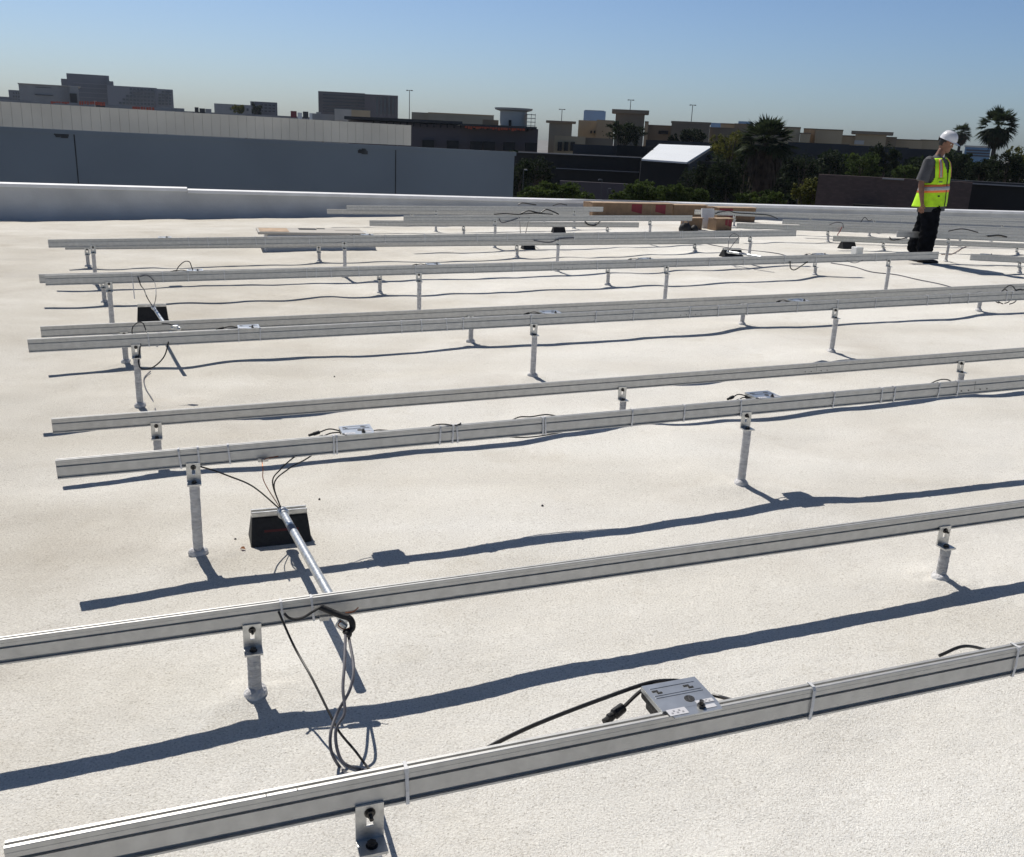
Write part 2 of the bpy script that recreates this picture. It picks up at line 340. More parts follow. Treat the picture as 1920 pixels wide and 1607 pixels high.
# ---- rail rows (row distance, kind, two pixels on the top edge, extension beyond them, post pixels)
ROWS = [
 ('A', 1.50, 'tall', (10, 1583), (1920, 1207), 0, 2.2, [690]),
 ('B', 2.66, 'low', (0, 1197), (1920, 938), 1.3, 2.2, [470, 1773]),
 ('C1', 3.80, 'tall', (105, 862), (1920, 704), 0, 2.5, [360, 1400]),
 ('C2', 5.10, 'low', (97, 785), (1920, 652), 0, 2.5, [291, 1167, 1803]),
 ('D1', 6.22, 'tall', (52, 636), (1920, 545), 0, 2.5, [253, 1001, 1567]),
 ('D2', 7.50, 'low', (76, 612), (1920, 532), 0, 2.5, [231, 882, 1393, 1838]),
 ('E1', 8.65, 'tall', (84, 516), (1760, 472), 0, 0, [203, 785, 1250, 1667]),
 ('E2', 9.95, 'low', (73, 514), None, 0, 0, [192, 711, 1140, 1529]),
 ('F1', 11.05, 'tall', (90, 449), (1493, 431), 0, 0, [173, 645, 1046, 1407]),
 ('F2', 12.35, 'low', None, (1386, 446), 0, 0, [162, 597, 969, 1303]),
 ('G1', 13.45, 'tall', (757, 404), (1298, 404), 0, 0, [928, 1219]),
 ('G2', 14.75, 'low', (693, 413), (1198, 417), 0, 0, [869, 1139]),
 ('H1', 15.85, 'tall', (650, 385), (1131, 388), 0, 0, [817, 1077]),
 ('H2', 17.15, 'low', (613, 392), (1105, 397), 0, 0, [772, 1020]),
 ('Ea', 9.95, 'low', (1821, 476), (1920, 481.5), 0, 3.0, [1913]),
 ('Fc', 11.05, 'tall', (1683, 433), (1920, 443), 0, 3.0, [1779]),
 ('Fb', 12.35, 'low', (1563, 442), (1920, 456.5), 0, 3.0, [1657, 1908]),
 ('Ge', 13.45, 'tall', (1382, 418), (1920, 437.5), 0, 3.0, [1553, 1800]),
 ('Gd', 14.75, 'low', (1468, 411), (1920, 427), 0, 3.0, [1631, 1860]),
 ('Gg', 14.20, 'low', (1500, 418), (1920, 432), 0, 3.0, [1700]),
 ('Hl', 15.85, 'tall', (1303, 393), (1920, 417.5), 0, 3.0, [1377, 1640, 1880]),
 ('Hm', 17.15, 'low', (1420, 397), (1920, 409), 0, 3.0, [1520, 1740]),
]
ORD = {'A': 'nearest', 'B': 'second nearest', 'C1': 'third nearest', 'C2': 'fourth nearest', 'D1': 'fifth nearest', 'D2': 'sixth nearest',
       'E1': 'seventh nearest', 'E2': 'eighth nearest', 'F1': 'ninth nearest', 'F2': 'tenth nearest', 'G1': 'eleventh nearest',
       'G2': 'twelfth nearest', 'H1': 'second farthest left-hand', 'H2': 'farthest left-hand',
       'Ea': 'nearest right-hand', 'Fc': 'second right-hand', 'Fb': 'third right-hand', 'Ge': 'fourth right-hand',
       'Gg': 'middle loose right-hand', 'Gd': 'fifth right-hand', 'Hl': 'sixth right-hand', 'Hm': 'farthest right-hand'}
RL = {}
for k, off, kind, p0, p1, e0, e1, posts in ROWS:
    if k == 'E2': a = hit(*p0, off); b = (8.2, off, -1.235)
    elif k == 'F2': b = hit(*p1, off); a = (-1.25, off, -1.415)
    else: a = hit(*p0, off); b = hit(*p1, off)
    m_ = (b[2] - a[2]) / (b[0] - a[0]); hr = .078 if off < 6 else (.082 if off < 8 else .086)
    u0 = a[0] - e0; u1 = b[0] + e1
    RL[k] = dict(off=off, kind=kind, u0=u0, u1=u1, z0=a[2] - m_ * e0, m=m_, posts=posts, h=hr)
def rail_z(k, u): r = RL[k]; return r['z0'] + r['m'] * (u - r['u0'])
def rail_u(k, px):
    """u of the place on the top edge of a rail seen in column px"""
    r = RL[k]; lo, hi = r['u0'] - 5, r['u1'] + 5
    for _ in range(50):
        mid = (lo + hi) / 2; p = mid * T2 + r['off'] * N2; P = np.array([p[0], p[1], rail_z(k, mid)])
        x = 960 + FPX * (P @ RT) / (P @ FW)
        if x > px: hi = mid
        else: lo = mid
    return lo
POSTS = []
for k in RL:
    for i, px in enumerate(RL[k]['posts']):
        POSTS.append((k, i, rail_u(k, px), RL[k]['off'] - .0375))

# ---- the roof deck
us = [-9.0]
while us[-1] < 26:
    u = us[-1]; us.append(u + (.016 if -1.6 < u < 4.8 else (.035 if -4 < u < 9 else .08)))
os_ = [-4.0]
while os_[-1] < 20.3:
    o = os_[-1]; os_.append(o + (.25 if o < .7 else max(.009, .0062 * o)))
us = np.array(us); os_ = np.array(os_)
Ug, Og = np.meshgrid(us, os_)
Z = roof_arr(Ug, Og)
near = np.clip(1.6 - Og / 5, 0, 1)
Z = Z + near * (.0011 * vnoise(Ug / .045, Og / .045, 4) + .0008 * vnoise(Ug / .021, Og / .021, 5))
for k, i, pu, po in POSTS:
    d2 = (Ug - pu) ** 2 + (Og - po) ** 2
    Z = Z + .018 * np.exp(-d2 / (2 * .095 ** 2)) * (1 + .5 * vnoise(Ug / .05, Og / .05, 9))
Vx = Ug * T2[0] + Og * N2[0]; Vy = Ug * T2[1] + Og * N2[1]
V = np.stack([Vx, Vy, Z + CAMZ], -1).reshape(-1, 3)
nr, nc = Ug.shape; idx = np.arange(nr * nc).reshape(nr, nc)
F = np.stack([idx[:-1, :-1], idx[:-1, 1:], idx[1:, 1:], idx[1:, :-1]], -1).reshape(-1, 4)
tag(link('roof_deck', npmesh('roof_deck', V, F, MT['roof'], True)), kind='structure')
# the body of the building below the roof deck
body = MB()
c = [uo(u, o, -2.6) for u, o in ((-9, -4), (26, -4), (26, 20.25), (-9, 20.25))]
body.hexa([Vector((p.x, p.y, 0)) for p in c] + c)
tag(body.build('building_walls_below_roof', MT['conc']), kind='structure')

# ---- parapet along the far edge
PO = 19.9
pl = hit(0, 347, PO); pr_ = hit(1900, 397, PO); pm = (pr_[2] - pl[2]) / (pr_[0] - pl[0])
def ptop(u): return pl[2] + pm * (u - pl[0])
pe = empty('parapet_wall', uo(3, PO, -1.8), 'low white coated parapet wall with bright coping along the far roof edge', 'parapet')
ustep = hit(352, 357, PO)[0]
pb = MB(); rg = []
uu = -9.0
while uu < 26:
    zb = roofz(uu, PO - .1) - .05; wv = .012 * math.sin(uu * 1.7) + .010 * math.sin(uu * .63 + 1)
    tz = ptop(uu) - .03 + (.03 if uu < ustep else 0)
    pts = [(-.42 + wv, zb), (-.24 + wv, zb + .075), (-.10 + wv * .6, zb + .14), (-.02, zb + .27), (0, zb + .36), (0, tz), (.28, tz), (.28, zb - .4), (-.3, zb - .4)]
    rg.append([uo(uu, PO + a, z) for a, z in pts]); uu += .35
pb.loft(rg); pbo = pb.build('wall_face', MT['para'], None, True)
def reparent(o, p):
    bpy.context.view_layer.update()
    o.parent = p; o.matrix_parent_inverse = p.matrix_world.inverted()
reparent(pbo, pe)
cp = MB()
for a, b, dz in ((-9, ustep - .01, .03), (ustep, 10.2, 0), (10.21, 26, 0)):
    r0 = [uo(a, PO + q, ptop(a) - .03 + dz + h) for q, h in ((-.025, -.03), (-.025, .03), (.305, .038), (.305, -.03))]
    r1 = [uo(b, PO + q, ptop(b) - .03 + dz + h) for q, h in ((-.025, -.03), (-.025, .03), (.305, .038), (.305, -.03))]
    cp.loft([r0, r1])
reparent(cp.build('coping', MT['coping']), pe)

# ================================================================== rails
HR = .075
fr = [(-11, 0), (-11, 4.5), (-9.8, 4.5), (-9.8, 1.8), (-1, 1.8), (-1, 17), (-9.6, 17), (-9.6, 14.8), (-10.6, 14.8), (-10.4, 47.5), (-9.2, 47.5), (-9.2, 46), (-1.5, 46), (-1.5, 56.5), (-9.2, 56.5), (-9.2, 54), (-10.6, 54), (-10.8, 64), (-10.2, 64.3), (-10.2, 65), (-10.9, 65.3), (-11, 74), (-10, 75), (-3.4, 75), (-3.4, 66)]
prof = fr + [(3.4, 66), (3.4, 75), (10, 75), (11, 74), (11, 14), (5, 14), (5, 5), (11, 5), (11, 0)]
prof = [(a / 1000, b / 1000) for a, b in prof]
def rail_mesh(L, k=1.0):
    m = MB(); m.loft([[(0, a, b * k) for a, b in prof], [(L, a, b * k) for a, b in prof]], caps=False)
    n = len(prof); m.f = [f[::-1] for f in m.f]
    me = m.mesh('rail', MT['alu'])
    bm = bmesh.new(); bm.from_mesh(me); bm.verts.ensure_lookup_table()
    for base in (0, n):
        es = [bm.edges.get((bm.verts[base + i], bm.verts[base + (i + 1) % n])) for i in range(n)]
        f = bm.faces.new([bm.verts[base + i] for i in range(n)]); 
    bmesh.ops.triangulate(bm, faces=[f for f in bm.faces if len(f.verts) > 4])
    bmesh.ops.recalc_face_normals(bm, faces=bm.faces); bm.to_mesh(me); bm.free(); return me
tie_mb = MB()
for (a0, z0), (a1, z1) in [((-.0128, -.002), (-.0150, .030)), ((-.0150, .030), (-.0135, .070)), ((-.0135, .070), (-.0095, .0775)), ((-.0095, .0775), (.0095, .0775)), ((.0095, .0775), (.0140, .04)), ((.0140, .04), (.0130, -.002)), ((-.0130, -.002), (.0130, -.002))]:
    dx, dz = a1 - a0, z1 - z0; L = math.hypot(dx, dz); nx, nz = -dz / L * .0009, dx / L * .0009; w_ = .0036
    tie_mb.hexa([(-w_, a0 - nx, z0 - nz), (w_, a0 - nx, z0 - nz), (w_, a1 - nx, z1 - nz), (-w_, a1 - nx, z1 - nz),
                 (-w_, a0 + nx, z0 + nz), (w_, a0 + nx, z0 + nz), (w_, a1 + nx, z1 + nz), (-w_, a1 + nx, z1 + nz)])
TIE = tie_mb.mesh('cable_tie', MT['tie'])
hd = MB(); hd.v = list(tie_mb.v); hd.f = list(tie_mb.f); hd.box((0, -.0125, .0745), (.009, .009, .011)); TIEH = hd.mesh('cable_tie', MT['tie'], bevel=.0008)
tl = MB(); tl.v = list(hd.v); tl.f = list(hd.f)
tl.rings([(Vector((.004, -.012, .078)), .0022), (Vector((.04, -.02, .084)), .0022), (Vector((.09, -.028, .078)), .0018)], 5); TIEL = tl.mesh('cable_tie', MT['tie'])
TIES = {'A': [(763, 1), (1521, 0), (1903, 1)], 'B': [(530, 1), (587, 1)],
 'C1': [(338, 0), (372, 0), (430, 0), (625, 1), (631, 0), (824, 0), (848, 1), (858, 0), (1018, 1), (1023, 0), (1185, 0), (1283, 1), (1390, 0), (1563, 0), (1653, 1), (1677, 0), (1760, 0), (1796, 0)],
 'D1': [(278, 1), (447, 0), (487, 0), (753, 1), (791, 1), (838, 1), (868, 0), (995, 0), (1117, 0), (1188, 0), (1293, 0), (1347, 2), (1402, 0), (1495, 0), (1570, 1), (1642, 0), (1740, 1), (1783, 2), (1817, 1), (1888, 0), (1898, 1)],
 'E1': [(248, 0), (305, 0), (352, 0), (421, 0), (575, 0), (592, 0), (621, 0), (673, 0), (779, 0), (889, 0), (962, 0), (1035, 0), (1120, 0), (1193, 0), (1269, 0), (1330, 0), (1396, 0), (1472, 0), (1531, 0), (1643, 0)],
 'F1': [(354, 0), (390, 0), (427, 0), (480, 0), (497, 0), (580, 0), (603, 0), (663, 0), (722, 0), (797, 0), (895, 0), (951, 0), (1077, 0), (1122, 0), (1155, 0), (1210, 0), (1275, 0), (1280, 0), (1342, 0), (1390, 0)],
 'Ge': [(1476, 0), (1528, 0), (1563, 0), (1690, 0)], 'Hl': [(1590, 0), (1690, 0)], 'Gd': [(1780, 0), (1870, 0)]}
SPLICE = {'C2': 1531, 'C1': 1828, 'E1': 1058, 'F1': 1390, 'D1': 1296}
sc = MB(); sc.cyl((0, -.010, .024), (0, -.0125, .024), .0036, n=8); SCREW = sc.mesh('splice_screw', MT['steel'])
RAILLOOK = {'A': 'nearest aluminium rail, crossing the bottom of the view with an inverter on it',
 'B': 'aluminium rail resting low over the metal conduit, second nearest, its left end out of view',
 'C1': 'aluminium rail on tall posts above the black block, third nearest, with many ties',
 'C2': 'plain untied aluminium rail on low posts just behind the third nearest rail',
 'D1': 'aluminium rail whose left end reaches farthest left in the middle distance, with ties',
 'D2': 'plain aluminium rail on low posts directly behind the fifth nearest rail',
 'E1': 'long aluminium rail whose right end stops in front of the worker\'s shoes',
 'E2': 'low aluminium rail almost hidden behind the rail that ends at the worker',
 'F1': 'long aluminium rail passing in front of the low roof hatch',
 'F2': 'low aluminium rail mostly hidden just behind the rail in front of the roof hatch',
 'G1': 'short-looking far rail on tall posts ending in front of the cardboard boxes',
 'G2': 'far low rail whose left end starts just right of the roof hatch',
 'H1': 'farthest tall rail of the left array, overlapping the long cardboard box',
 'H2': 'farthest low rail of the left array, close before the parapet',
 'Ea': 'short piece of rail at the right edge, beyond the worker\'s shadow',
 'Fc': 'right-hand rail that begins just behind the worker\'s legs',
 'Fb': 'right-hand rail with its left end above the dark block and white cube',
 'Ge': 'right-hand rail starting in front of the stacked cartons',
 'Gd': 'right-hand low rail, fifth from the front, behind the tall post with a wire loop',
 'Gg': 'right-hand rail squeezed between the rail over the cartons and the one behind the looped post',
 'Hl': 'right-hand tall rail starting over the open cartons',
 'Hm': 'farthest right-hand rail, right before the parapet'}
RAILS = {}
for k, r in RL.items():
    L = (r['u1'] - r['u0']) * math.hypot(1, r['m'])
    e = empty('mounting_rail', uo(r['u0'], r['off'], r['z0'] - r['h']), RAILLOOK[k], 'solar rail', 'aluminium rails laid in rows over the roof', (0, -math.atan(r['m']), ANG))
    e.rotation_mode = 'XYZ'; RAILS[k] = e
    link('rail_body', rail_mesh(L, r['h'] / HR), e)
    for px, h in TIES.get(k, []):
        x = rail_u(k, px) - r['u0']
        o = link('cable_tie', (TIE, TIEH, TIEL)[h], e, (x, 0, 0), (0, R(rnd.uniform(-4, 4)), R(rnd.uniform(-3, 3)))); o.scale = (1, 1.04, r['h'] / HR)
    if k in SPLICE:
        x = rail_u(k, SPLICE[k]) - r['u0']
        j = MB(); j.box((x, -.0106, .031), (.0014, .001, .033)); j.box((x, -.0108, .065), (.0014, .001, .020)); j.build('joint', MT['steel'], e)
        dd = .055 if off < 6 else .06
        for q in (-2.2, -1, 1, 2.2): link('splice_screw', SCREW, e, (x + q * .04, 0, 0))
tt = MB(); xx = rail_u('E1', 248) - RL['E1']['u0']; tt.hexa([(xx - .004, -.016, -.135), (xx + .004, -.016, -.135), (xx + .004, -.0145, -.135), (xx - .004, -.0145, -.135), (xx - .004, -.016, .0), (xx + .004, -.016, .0), (xx + .004, -.0145, .0), (xx - .004, -.0145, .0)]); tt.build('tie_tail', MT['tie'], RAILS['E1'])
# small mill marks on the nearest rail's lips
for px in (500, 558):
    x = rail_u('A', px) - RL['A']['u0']; j = MB(); j.box((x, -.007, .0782), (.002, .006, .001)); j.build('saw_mark', MT['steel'], RAILS['A'])

# ================================================================== posts
bk = MB()                         # L bracket with slot: local x along rail, y away, origin on pipe axis at flange underside
W2 = .0275
def slotted(mb, y0, y1, zb, zt):
    # vertical plate with a slot, as a frame of five boxes
    hw, s0, s1 = .0065, .034, .066
    mb.box((0, (y0 + y1) / 2, (zb + s0) / 2), (2 * W2, y1 - y0, s0 - zb))
    mb.box((0, (y0 + y1) / 2, (s1 + zt) / 2), (2 * W2, y1 - y0, zt - s1))
    for sx in (-1, 1): mb.box((sx * (hw + W2) / 2, (y0 + y1) / 2, (s0 + s1) / 2), (W2 - hw, y1 - y0, s1 - s0))
slotted(bk, .020, .026, .006, .084)
bk.box((0, .0015, .003), (2 * W2, .049, .006))
BRK = bk.mesh('bracket', MT['alu_b'])
bt = MB(); bt.cyl((0, .020, .066), (0, .013, .066), .0085, n=6); bt.cyl((0, .019, .066), (0, .002, .063), .0042, n=8); bt.cyl((0, .0202, .066), (0, .0185, .066), .011, n=14)
BLT = bt.mesh('bolt', MT['steel'])
b2 = MB(); b2.cyl((0, 0, .006), (0, 0, .0075), .012, n=14); b2.cyl((0, 0, .0075), (0, 0, .0145), .0095, n=6); BLT2 = b2.mesh('bolt', MT['steel'])
def wob_cyl(r, h, n=20, m=24, amp=.0011, seed=1, flare=0):
    rr = random.Random(seed); mb = MB(); rg = []
    for i in range(m + 1):
        z = h * i / m; q = []
        for j in range(n):
            a = 2 * math.pi * j / n
            f = r + rr.uniform(-amp, amp) + amp * .4 * math.sin(z * 31 + 2 * a) + flare * (1 - i / m) ** 3
            q.append((f * math.cos(a), f * math.sin(a), z))
        rg.append(q)
    mb.loft(rg); return mb
PIPES = [wob_cyl(.0200, 1.0, seed=s, m=90).mesh('pipe', MT['coat'], True) for s in (1, 2, 3)]
# lumpy sealant collar
def collar(seed):
    rr = random.Random(seed); rg = []
    ph = rr.uniform(0, 6)
    for z, r in ((-.03, .037), (.006, .0365), (.014, .0375), (.022, .0355), (.028, .031), (.032, .0255), (.034, .0205)):
        rg.append([((r + rr.uniform(-.0015, .0015) + .003 * math.sin(2 * a + ph) + .002 * math.sin(3 * a - ph)) * math.cos(a), (r + .003 * math.sin(2 * a + ph)) * math.sin(a), z + .003 * math.sin(a * 2 + ph)) for a in [2 * math.pi * j / 24 for j in range(24)]])
    return MB().loft(rg).mesh('sealant_collar', MT['coat'], True)
COLS = [collar(s) for s in (3, 5, 8)]
NTH = ['leftmost', 'second from left', 'third from left', 'fourth from left']
for q, (k, i, pu, po) in enumerate(POSTS):
    r = RL[k]; zf = roofz(pu, po) + .006; n = len(r['posts'])
    ztop = rail_z(k, pu) - r['h'] - .066            # underside of the flange
    lab = ('tall' if r['kind'] == 'tall' else 'short') + ' white coated pipe post with slotted bracket, '
    lab += ('only one' if n == 1 else ('left one' if i == 0 else 'right one') if n == 2 else NTH[i]) + ' under the ' + ORD[k] + ' rail'
    e = empty('support_post', uo(pu, po, zf), lab, 'support post', 'pipe posts carrying the rails', (0, 0, ANG))
    h = ztop - zf
    o = link('pipe', PIPES[q % 3], e, (0, 0, -.02), (0, 0, q * 1.3)); o.scale = (1, 1, h + .02)
    link('sealant_collar', COLS[q % 3], e, (0, 0, 0), (0, 0, q * 2.1))
    b = link('bracket', BRK, e, (0, 0, h), (0, 0, 0))
    link('bolt', BLT, b); link('bolt', BLT2, b)

# ================================================================== inverters, cables, conduits
def wpt(p): return uo(*p)
def cable(name, pts, r, m, label, cat='cable', group=None, n=8):
    o = MB().tube([wpt(p) for p in pts], r, n).build(name, m, None, True)
    return tag(o, label, cat, group)
def inverter(k, px, label, w_=.135, d_=.17, leads=True, side=-1):
    u = rail_u(k, px); e = empty('microinverter', uo(u, RL[k]['off'], rail_z(k, u)), label, 'microinverter', 'microinverters bolted on the rails', (0, -math.atan(RL[k]['m']), ANG))
    hw = w_ / 2
    pm_ = MB(); pm_.box((0, .054, .0035), (w_, .100, .003)); 
    pm_.hexa([(-hw * .78, -.024, .002), (hw * .92, -.024, .002), (hw, .0035, .002), (-hw * .9, .0035, .002), (-hw * .78, -.024, .005), (hw * .92, -.024, .005), (hw, .0035, .005), (-hw * .9, .0035, .005)])
    pm_.box((0, .088, .0056), (w_ * .82, .003, .0012)); pm_.box((0, .060, .0056), (w_ * .86, .003, .0012)); pm_.box((0, .052, .0056), (w_ * .86, .003, .0012))
    for sx in (-1, 1): pm_.box((sx * (hw - .001), .054, -.002), (.0025, .100, .011))
    pl_ = pm_.build('mounting_plate', MT['plate'], e)
    h = MB(); h.box((0, .062, -.014), (w_ * .975, .092, .026)); h.box((.004, .064, -.040), (w_ * .86, .080, .030))
    h.build('housing', MT['rubber'], e, bevel=.004)
    MB().cyl((.012, .030, .005), (.012, .030, .0062), .0115, n=20).build('round_hole', MT['rubber'], pl_)
    for sx, sy in ((-.7, .076), (.45, .076)):
        x_, y_ = sx * hw, sy; d = MB(); z0_, z1_ = .0049, .0063
        o8 = [(x_ - .008, y_ + .003), (x_ - .008, y_ - .002), (x_ + .001, y_ - .002), (x_ + .001, y_ - .010), (x_ + .013, y_ - .010), (x_ + .013, y_ - .005), (x_ + .006, y_ - .005), (x_ + .006, y_ + .003)]
        d.loft([[(a, b, z0_) for a, b in o8], [(a, b, z1_) for a, b in o8]]); d.build('plate_slot', MT['rubber'], pl_)
    for cx, cy, sx, sy in ((-hw * .55, -.006, .045, .022), (hw * .58, .012, .042, .012), (hw * .62, -.008, .026, .012)):
        s_ = MB(); s_.box((cx, cy, .0056), (sx, sy, .0008)); so = s_.build('sticker', MT['sticker'], pl_)
        if sx > .04:
            ik = MB()
            for q in range(5): ik.box((cx - sx * .3 + q * sx * .14, cy + (q % 2) * sy * .3 - sy * .15, .0063), (sx * .10, sy * .22, .0004))
            ik.build('print', MT['ink'], so)
    b = MB(); b.cyl((hw * .05 + .018, -.004, .005), (hw * .05 + .018, -.004, .011), .009, n=6); b.cyl((hw * .05 + .018, -.004, .011), (hw * .05 + .018, -.004, .020), .005, n=10)
    b.build('bolt', MT['steel'], e)
    if leads:
        for j, (dy, dz, ln) in enumerate(((.10, -.004, .14), (.085, -.012, .125))):
            L_ = MB(); s0 = Vector((side * hw * .9, dy - .01, -.012)); s1 = Vector((side * (hw + .04), dy - .005 - j * .02, .004 + dz)); s2 = Vector((side * (hw + ln * .62), dy - .03 - j * .022, .002 + dz))
            L_.tube([s0, s1, s2], .003, 7); lo_ = L_.build('lead', MT['blk'], e, True)
            c_ = MB(); dr = (s2 - s1).normalized(); c_.rings([(s2, .0045), (s2 + dr * .004, .0085), (s2 + dr * .030, .009), (s2 + dr * .034, .0065), (s2 + dr * .056, .0060)], 8)
            c_.build('connector', MT['rubber'], lo_, True)
    return e
inverter('A', 1296, 'silver topped microinverter with stickers on the nearest rail', leads=False)
inverter('C1', 672, 'white labelled microinverter on third nearest rail, left of its middle')
inverter('C1', 1440, 'silver microinverter with two black connectors on the third nearest rail, right part')
inverter('D1', 467, 'white labelled microinverter on the fifth nearest rail near its left end')
inverter('D1', 1036, 'silver microinverter on the fifth nearest rail near the middle of the view')
inverter('D1', 1503, 'silver microinverter on the fifth nearest rail, right of the middle')
inverter('E1', 366, 'white labelled microinverter beside a black wire loop on the seventh nearest rail')
inverter('E1', 815, 'microinverter on the seventh nearest rail near the middle of the view')
inverter('E1', 1215, 'microinverter on the seventh nearest rail right of the middle')
inverter('E1', 1543, 'microinverter on the seventh nearest rail near its right end')
inverter('F1', 309, 'small white topped microinverter near the left end of the ninth nearest rail', leads=False)
inverter('F1', 690, 'microinverter with black lead on the ninth nearest rail beside the roof hatch')
inverter('Ea', 1856, 'microinverter hanging at the rail piece by the right edge', leads=False)

# --- nearest rail: black lead from the inverter and hanging connector
iA = rail_u('A', 1283); zA = rail_z('A', iA)
tA = lambda px, dz=0.0, do=0.0: (rail_u('A', px), 1.5 + do, rail_z('A', rail_u('A', px)) + dz)
def pick(px, py, off): return hit(px, py, off)
cable('black_lead', [pick(1290, 1280, 1.62), pick(1262, 1276, 1.64), pick(1215, 1281, 1.62), pick(1130, 1310, 1.60), pick(1020, 1352, 1.57), pick(945, 1386, 1.55), pick(880, 1422, 1.55)], .0046, MT['blk'], 'long black lead running down left from the nearest inverter to its rail')
o = MB(); o.tube([wpt(pick(1225, 1283, 1.62)), wpt(pick(1200, 1297, 1.62)), wpt(pick(1170, 1325, 1.60))], .0042, 8)
cl = o.build('connector_lead', MT['blk'], None, True); tag(cl, 'short black lead ending in a plug left of the nearest inverter', 'cable')
p, q = wpt(pick(1170, 1325, 1.60)), wpt(pick(1133, 1354, 1.58)); dr = (q - p)
MB().rings([(p, .005), (p + dr * .05, .0115), (p + dr * .5, .0125), (p + dr * .55, .009), (p + dr * .75, .0105), (p + dr * .8, .007), (p + dr, .008)], 8).build('plug', MT['rubber'], cl, True)
cable('black_lead', [pick(1335, 1303, 1.60), pick(1352, 1307, 1.58), pick(1372, 1312, 1.545), pick(1400, 1312, 1.53)], .0044, MT['blk'], 'stub of black lead on the right side of the nearest inverter')
cable('trunk_cable', [tA(1780, -.01, .03), tA(1830, .000, .034), pick(1870, 1221, 1.55), pick(1920, 1206, 1.56), pick(2060, 1180, 1.55)], .004, MT['blk'], 'black trunk cable lying along the back of the nearest rail at right')

# --- conduit by the second nearest rail: block, pipe, elbow, cables
def support_block(px, py, w_, d_, h_, label, yaw=0, group='black rubber conduit support blocks'):
    u, o, z = onroof(px, py)
    e = empty('support_block', uo(u, o, z), label, 'support block', group, (0, 0, ANG + yaw))
    b = MB(); ht = h_ - .022
    b.hexa([(-w_ / 2 - .012, -d_ / 2, -.01), (w_ / 2 + .012, -d_ / 2, -.01), (w_ / 2 + .012, d_ / 2, -.01), (-w_ / 2 - .012, d_ / 2, -.01),
            (-w_ / 2, -.028, ht), (w_ / 2, -.028, ht), (w_ / 2, .028, ht), (-w_ / 2, .028, ht)])
    b.build('rubber_base', MT['rubber'], e, bevel=.005)
    s_ = MB(); s_.box((0, -.0195, ht + .011), (w_, .003, .022)); s_.box((0, .0195, ht + .011), (w_, .003, .022)); s_.box((0, 0, ht + .0015), (w_, .042, .003))
    s_.box((0, -.0165, ht + .0215), (w_, .009, .003)); s_.box((0, .0165, ht + .0215), (w_, .009, .003)); s_.build('strut_channel', MT['alu_b'], e)
    return e, (u, o, z + h_)
blk1, bt1 = support_block(525, 1008, .235, .165, .135, 'black rubber block with metal strut, largest, under the nearest conduit')
sl = MB(); tv = Vector((0, -.028 + .0825, 0)); 
a_ = Vector((0, -.0825, -.01)); b_ = Vector((0, -.028, .113)); dirn = (b_ - a_).normalized(); nn = Vector((0, -dirn.z, dirn.y))
c0 = a_ + dirn * .075 + nn * .0012
sl.hexa([c0 + Vector((x, 0, 0)) + dirn * y + nn * z for x, y, z in ((-.07, -.005, -.002), (.075, -.005, -.002), (.075, .005, -.002), (-.07, .005, -.002), (-.07, -.005, .001), (.075, -.005, .001), (.075, .005, .001), (-.07, .005, .001))])
sl.build('red_strip', MT['redl'], blk1)
zB = lambda px: rail_z('B', rail_u('B', px))
P0 = Vector(wpt(pick(511, 938, bt1[1] + .07))); 
# conduit passes over the block's strut and under the second nearest rail
def conduit(name, A, B, r, label, parts=True):
    e = empty(name, A, label, 'conduit', 'steel conduits crossing under the rails'); d = (B - A); x = d.normalized()
    z = lambda p: p - A
    MB().cyl(z(A), z(B), r, n=24).build('pipe', MT['galv'], e, True)
    MB().rings([(z(A) - x * .012, r * 1.05), (z(A) - x * .006, r * 1.35), (z(A) + x * .004, r * 1.45), (z(A) + x * .006, r * 1.2), (z(A) + x * .012, r * 1.2), (z(A) + x * .014, r * 1.5), (z(A) + x * .028, r * 1.5), (z(A) + x * .031, r * 1.15), (z(A) + x * .05, r * 1.15)], 18).build('end_fitting', MT['galv'], e, True)
    MB().cyl(z(A) + x * .205, z(A) + x * .265, r * 1.03, n=24).build('tape_band', mat('blue_grey_band', (.10, .12, .17), .5), e, True)
    return e
uB = rail_u('B', 633); cb = Vector(uo(uB - .012, 2.60, zB(633) - HR - .012))
cs = Vector(uo(*pick(513, 942, bt1[1] + .10)))
# height over the block
def on_line(px, py, zabs):
    r = ray(px, py); s = zabs / r[2]; p = r * s; return Vector((p[0], p[1], p[2] + CAMZ))
zblk = bt1[2] + .015
mid = on_line(541, 980, zblk)
endp = on_line(622, 1124, zblk + .045)
dA = (mid - endp).normalized(); startp = mid + dA * (.145)
cnd = conduit('metal_conduit', startp, endp - dA * .17, .0168, 'galvanised conduit pipe from the black block to the second nearest rail')
# elbow box under the rail, hanging in front of it
el = empty('conduit_elbow', endp, 'open black conduit elbow hanging from the second nearest rail with wires', 'conduit fitting')
q0 = wpt(pick(600, 1138, 2.62)) - endp; q1 = wpt(pick(634, 1152, 2.60)) - endp; q2 = wpt(pick(656, 1160, 2.585)) - endp; q3 = wpt(pick(661, 1176, 2.575)) - endp; q4 = wpt(pick(652, 1187, 2.565)) - endp
MB().tube([q0, q1, q2, q3, q4], .0098, 12).build('black_sleeve', MT['rubber'], el, True)
MB().rings([(q4 + (q3 - q4) * .25, .013), (q4, .0155), (q4 - (q3 - q4) * .35, .0155), (q4 - (q3 - q4) * .4, .011)], 14).build('bushing', MT['rubber'], el, True)
MB().box(tuple((q1 + q3) / 2 + Vector((-.012, 0, -.016))), (.034, .02, .026), Matrix.Rotation(.6, 3, 'Y')).build('clear_cover', MT['galv'], el, bevel=.005)
MB().box(tuple(wpt(pick(608, 1159, 2.625)) - endp), (.03, .012, .014), Matrix.Rotation(ANG, 3, 'Z')).build('rail_clip', MT['alu_b'], el)
